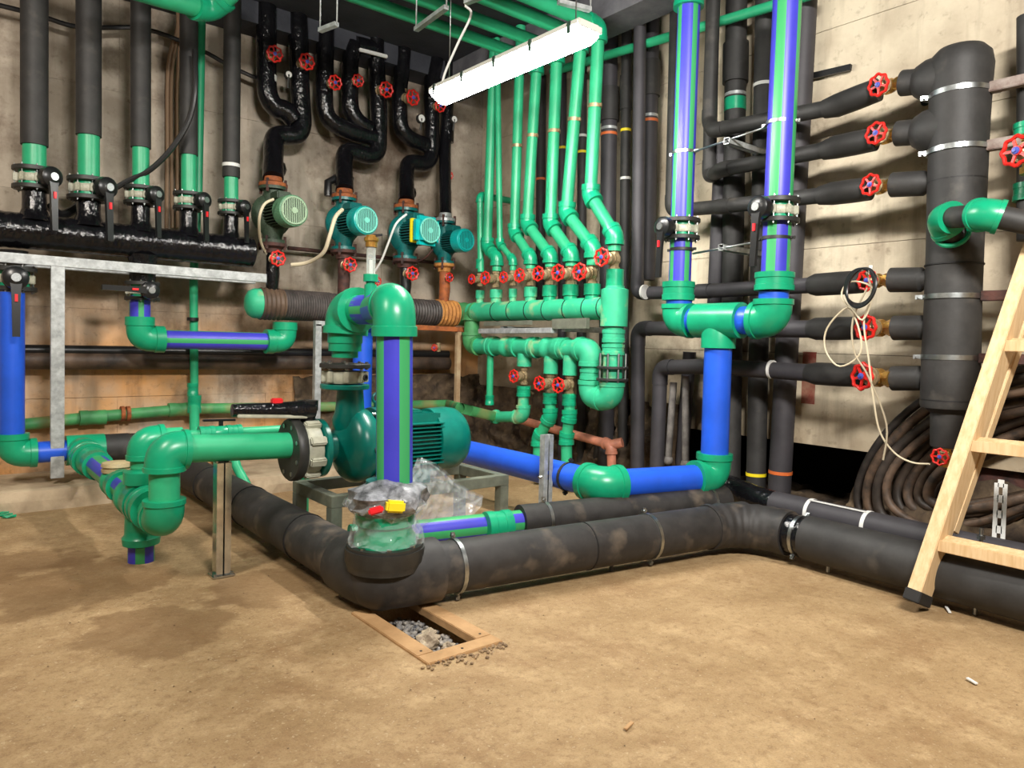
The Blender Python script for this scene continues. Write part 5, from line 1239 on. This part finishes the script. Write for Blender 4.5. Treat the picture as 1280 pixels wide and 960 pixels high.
# cables on the left wall
for k, (x_, lb) in enumerate(((209, 'leftmost beige cable of the bundle on the left wall'), (214, 'middle beige cable of the bundle on the left wall'), (221, 'rightmost beige cable of the bundle on the left wall'))):
    cable('cable', lb, [(222 + k * 3, 10, 7.0), (222 + k * 2, 34, 7.05), (x_ + 3, 70, 7.08), (x_, 110, 7.1), (x_, 180, 7.1), (x_ + (1 if k else -1), 285, 7.08)], .016, mat('beige_cable_%s' % 'abc'[k], (146, 118, 92), .6), group='beige cable bundle')
cable('cable', 'black looping cable hanging from the fourth riser to the third valve', [(243, 62, 6.4), (244, 110, 6.4), (236, 150, 6.45), (215, 185, 6.5), (188, 212, 6.55), (160, 226, 6.6), (143, 236, 6.62)], .022, CABLE)
cable('cable', 'dark cable sagging across the tops of the black risers', [(-20, 2, 6.95), (45, 18, 6.95), (100, 34, 6.95), (180, 36, 6.95), (250, 62, 6.95), (290, 84, 6.95), (335, 104, 6.95)], .02, CABLE)
cable('cable', 'black hose lying behind the first valves on the manifold', [(60, 255, 6.85), (75, 268, 6.85), (92, 262, 6.85), (104, 250, 6.85)], .035, CABLE)

# ================================================================== CABLE COIL AND ROPES ON THE RIGHT
co = thing('cable_coil', 'big messy coil of brown dusty cables on the earth behind the ladder', 'cable coil', P(1180, 610, x=5.0))
random.seed(11)
for k in range(9):
    cx, cy = 1235 + k * 5, 560 + k * 3.4; A = 178 - k * 9; B = 92 - k * 7.5; th = math.radians(-27 + k * 1.2); mb = MB(); pts = []
    XX = 5.17 - .035 * (k % 4)
    for i in range(65):
        a = 2 * PI * i / 64; jx_ = 5 * noise.noise(V((i * .12 + k * 9, 0, 0))); u, v = (A + jx_) * math.cos(a), (B + jx_) * math.sin(a)
        px, py = cx + u * math.cos(th) - v * math.sin(th), cy + u * math.sin(th) + v * math.cos(th)
        pts.append(P(px, py, x=XX - .03 * max(0, math.sin(a)) - .015 * math.cos(3 * a + k)))
    part('cable_loop', MB().tube(pts, .033 if k % 3 else .027, 10, cap=False), BCABLE if k % 2 else mat('dark_dusty_cable_%s' % 'abcdefghi'[k], (48 + k * 2, 42 + k, 38), .55, var=.25, vscale=12), co)
ro = cable('rope', 'thin beige cord hung in loops over the handwheels, trailing down right', [(1083, 340, 0, 4.62), (1090, 370, 0, 4.6), (1078, 400, 0, 4.58), (1060, 384, 0, 4.6), (1034, 410, 0, 4.62), (1032, 438, 0, 4.62), (1050, 458, 0, 4.62), (1076, 440, 0, 4.6), (1070, 400, 0, 4.6), (1052, 370, 0, 4.62), (1064, 352, 0, 4.62), (1092, 362, 0, 4.6),
     (1080, 400, 0, 4.6), (1086, 450, 0, 4.62), (1092, 500, 0, 4.65), (1100, 540, 0, 4.7), (1118, 566, 0, 4.75), (1140, 578, 0, 4.75), (1162, 580, 0, 4.72)], .006, WCABLE, 'rope')
cable('rope', 'beige cord strand dangling with frayed end below the lowest handwheel', [(1084, 360, 0, 4.58), (1066, 400, 0, 4.6), (1068, 440, 0, 4.6), (1085, 470, 0, 4.62), (1108, 530, 0, 4.7), (1104, 575, 0, 4.72)], .006, mat('grey_cord', (170, 158, 134), .6), 'rope')
g = thing('cable_coil', 'small black cable coil hanging on the fourth branch handwheel', 'cable coil', P(1075, 355, x=4.62))
for k in range(4): part('cable_loop', MB().torus(P(1074 + k * .8, 358 + k * .6, x=4.58 - .015 * k), (-1, .3 + .05 * k, .05 * k), .112 + .004 * k, .008, 36, 6), CABLE, g)
part('cable_tie', MB().box(P(1088, 337, x=4.56), (.06, .02, .025), (1, .4, .8)), WHITE, g)

# ================================================================== LADDER
ld = thing('ladder', 'light pine stepladder standing at the right edge of the view', 'ladder', P(1150, 752, z=0))
f0 = P(1150, 742, z=.02); f0 = V((4.0, f0.y + .0, .03)); f0 = P(1147, 748, x=3.98); t0 = P(1297, 300, x=4.72)
dL = (t0 - f0).normalized(); wv_ = V((0, 1, 0)); nrm = dL.cross(wv_).normalized()
RW, RD = .07, .15
part('side_rail', MB().beam(f0, f0 + dL * 2.6, RW, RD, up=(-1, 0, .4), bev=.004), WOOD, ld)
f1 = f0 + V((0, -.66, 0)); part('side_rail', MB().beam(f1, f1 + dL * 2.6 + V((0, .1, 0)), RW, RD, up=(-1, 0, .4), bev=.004), WOOD, ld)
part('rubber_foot', MB().beam(f0 - dL * .025, f0 + dL * .035, RW + .012, RD + .012, up=(-1, 0, .4), bev=.004), RUBBER, ld)
part('rubber_foot', MB().beam(f1 - dL * .025, f1 + dL * .035, RW + .012, RD + .012, up=(-1, 0, .4), bev=.004), RUBBER, ld)
for py, px in ((676, 1176), (552, 1216), (430, 1256)):
    t_l = (py - 748) / (300 - 748.0); s = f0 + dL * ((t0 - f0).length * t_l)
    best = min((abs((lambda v: PPY - v.dot(CU) / v.dot(FW) * FPX)((f0 + dL * (i * .01)) - CAM) - py), i) for i in range(5, 260))[1] * .01
    s = f0 + dL * best
    part('step', MB().beam(s + V((-.01, .02, 0)), s + V((-.01, -.66, 0)), .1, .036, up=(-.3, 0, 1), bev=.004), WOOD, ld)
    part('step_front', MB().beam(s + V((-.055, .03, -.012)), s + V((-.055, -.66, -.012)), .018, .06, up=(0, 0, 1), bev=.003), WOOD, ld)
# rear prop leg of the stepladder
r0_ = f0 + dL * 2.3 + V((.04, -.04, 0)); r1_ = V((4.52, f0.y - .12, .5))
part('rear_rail', MB().beam(f0 + dL * .35 + V((.13, -.01, 0)), f0 + dL * 2.5 + V((.2, -.02, 0)), .055, .07, up=(-1, 0, .4), bev=.004), WOOD, ld)

# perforated strut and threaded rod behind the floor pipe
q = P(1249, 655, x=4.68); g = thing('perforated_strut', 'white perforated strut standing by the earth bank behind the floor pipes', 'strut', V((q.x, q.y, .1)))
zt_ = P(1249, 604, x=4.68).z; mb = MB()
hh = zt_ - .1; nh = 6
for s in (-1, 1): mb.box((q.x, q.y + s * .021, .1 + hh / 2), (.005, .022, hh))
for k in range(nh + 1): mb.box((q.x, q.y, .1 + hh * k / nh), (.005, .03, .042))
part('slotted_plate', mb, WHITE, g)
q = P(1227, 660, x=4.40); g = thing('threaded_rod', 'short zinc threaded rod with nuts behind the right floor pipe', 'rod', V((q.x, q.y, 0)))
part('rod', MB().lathe((q.x, q.y, 0), (0, 0, 1), [(0, .001), (0, .01), (q.z, .01), (q.z, .001)], 10), CHROME, g)
part('nut', MB().lathe((q.x, q.y, q.z - .06), (0, 0, 1), [(0, .011), (0, .022), (.02, .022), (.02, .011)], 6, flat=True), CHROME, g)

# ================================================================== LAMP
l0 = P(738, 45, z=3.17); l1 = P(549, 126, z=3.17)
lx, ly0, ly1 = (l0.x + l1.x) / 2, l0.y, l1.y
lp_ = thing('ceiling_lamp', 'long lit fluorescent lamp with clear cover hanging from the ceiling', 'lamp', (l0.x, (ly0 + ly1) / 2, 3.2))
dl_ = (l1 - l0).normalized(); LN = (l1 - l0).length; mid_ = (l0 + l1) / 2
side_ = dl_.cross(V((0, 0, 1)))
def lbox(zz, w_, h, l, bev): return MB().box(mid_ + V((0, 0, zz)), (l, w_, h), dl_, side_, bev)
part('housing', lbox(.065, .195, .05, LN, .015), LAMPB, lp_)
for s in (-1, 1): part('end_cap', MB().box(mid_ + dl_ * s * (LN / 2) + V((0, 0, .055)), (.012, .19, .04), dl_, side_, .004), LAMPB, lp_)
hl = (LN - .03) / 2; prof = [(-.09, .045), (-.08, .015), (-.058, -.022), (-.03, -.038), (.03, -.038), (.058, -.022), (.08, .015), (.09, .045)]
vs_ = [mid_ + side_ * a_ + V((0, 0, b_)) + dl_ * (e_ * (hl - (.03 if b_ < -.02 else 0))) for e_ in (-1, 1) for a_, b_ in prof]
part('diffuser', MB().add(vs_, [(i_, i_ + 1, i_ + 9, i_ + 8) for i_ in range(7)] + [tuple(range(8)), tuple(range(15, 7, -1)), (7, 0, 8, 15)], 0, False), GLOW, lp_)
for t in (.05, .27, .5, .73, .95):
    for s in (-1, 1): part('clip', MB().box(l0.lerp(l1, t) + side_ * s * .101 + V((0, 0, .045)), (.03, .008, .075), dl_, side_), CHROME, lp_)
for t in (.08, .92): p = l0.lerp(l1, t); part('hanging_wire', MB().tube([p + V((0, 0, .08)), V((p.x, p.y, ZC))], .004, 6), CHROME, lp_)
cable('cable', 'white lamp cable rising from the far end of the ceiling lamp', [(552, 112, 4.55), (556, 92, 4.5), (572, 55, 4.4), (589, 18, 4.3), (582, 6, 4.3), (600, -6, 4.3)], .009, WHITE)
# second lamp behind the viewer, lighting the near floor (out of view)
# steel rails under the ceiling
for k, (a, b, lb) in enumerate((((520, 37), (558, 9), 'slotted steel rail under the ceiling above the lamp cable'), ((400, 38), (421, 30), 'small steel rail under the dark ceiling at left'), ((582, 3), (606, -6), 'short steel rail at the top edge above the lamp cable'), ((698, 2), (738, 12), 'steel rail at the top edge over the near lamp end'))):
    qa = P(*a, z=3.7); qb = P(*b, z=3.7); g = thing('ceiling_rail', lb, 'rail', qa, 'rails under the ceiling')
    part('rail', MB().beam(qa, qb, .04, .03), GALV, g)
    part('hanger', MB().tube([qa, V((qa.x, qa.y, ZC))], .006, 6), GALV, g); part('hanger', MB().tube([qb, V((qb.x, qb.y, ZC))], .006, 6), GALV, g)
# bits of green litter on the ledge at the left edge
p = P(4, 640, z=.012); 
for k in range(3): tag(part('plastic_scrap', MB().ico(P(3 + k * 4, 641 + k * 2, z=.02), .03, 1, (1.4, 1, .4), .8, False), GREEN, loc=P(3 + k * 4, 641 + k * 2, z=.0)), ['left green plastic scrap on the floor at the left edge', 'middle green plastic scrap on the floor at the left edge', 'right green plastic scrap on the floor at the left edge'][k], 'debris', 'green scraps')

q = P(1030, 90, x=XW - .07); g = thing('wall_rail', 'dark slotted rail fixed on the right wall above the topmost branch', 'rail', q)
part('rail', MB().beam(P(990, 101, x=XW - .08), P(1064, 84, x=XW - .08), .03, .045, bev=.003), CABLE, g)
part('rail_end', MB().lathe(P(1006, 90, x=XW - .1), (-1, 0, 0), [(0, .01), (0, .03), (.03, .03), (.03, .01)], 12), NICK, g)
q = P(1157, 127, x=XW - .06); part('wall_plug_hole', MB().lathe(q, (-1, 0, 0), [(0, .001), (.002, .03), (.004, .03), (.005, .001)], 16), VOID, wr)

# drop the prototypes
def kill(o):
    for ch in list(o.children): kill(ch)
    bpy.data.objects.remove(o)
for o in [GATE, GATED] + list(BF.values()) + PR: kill(o)
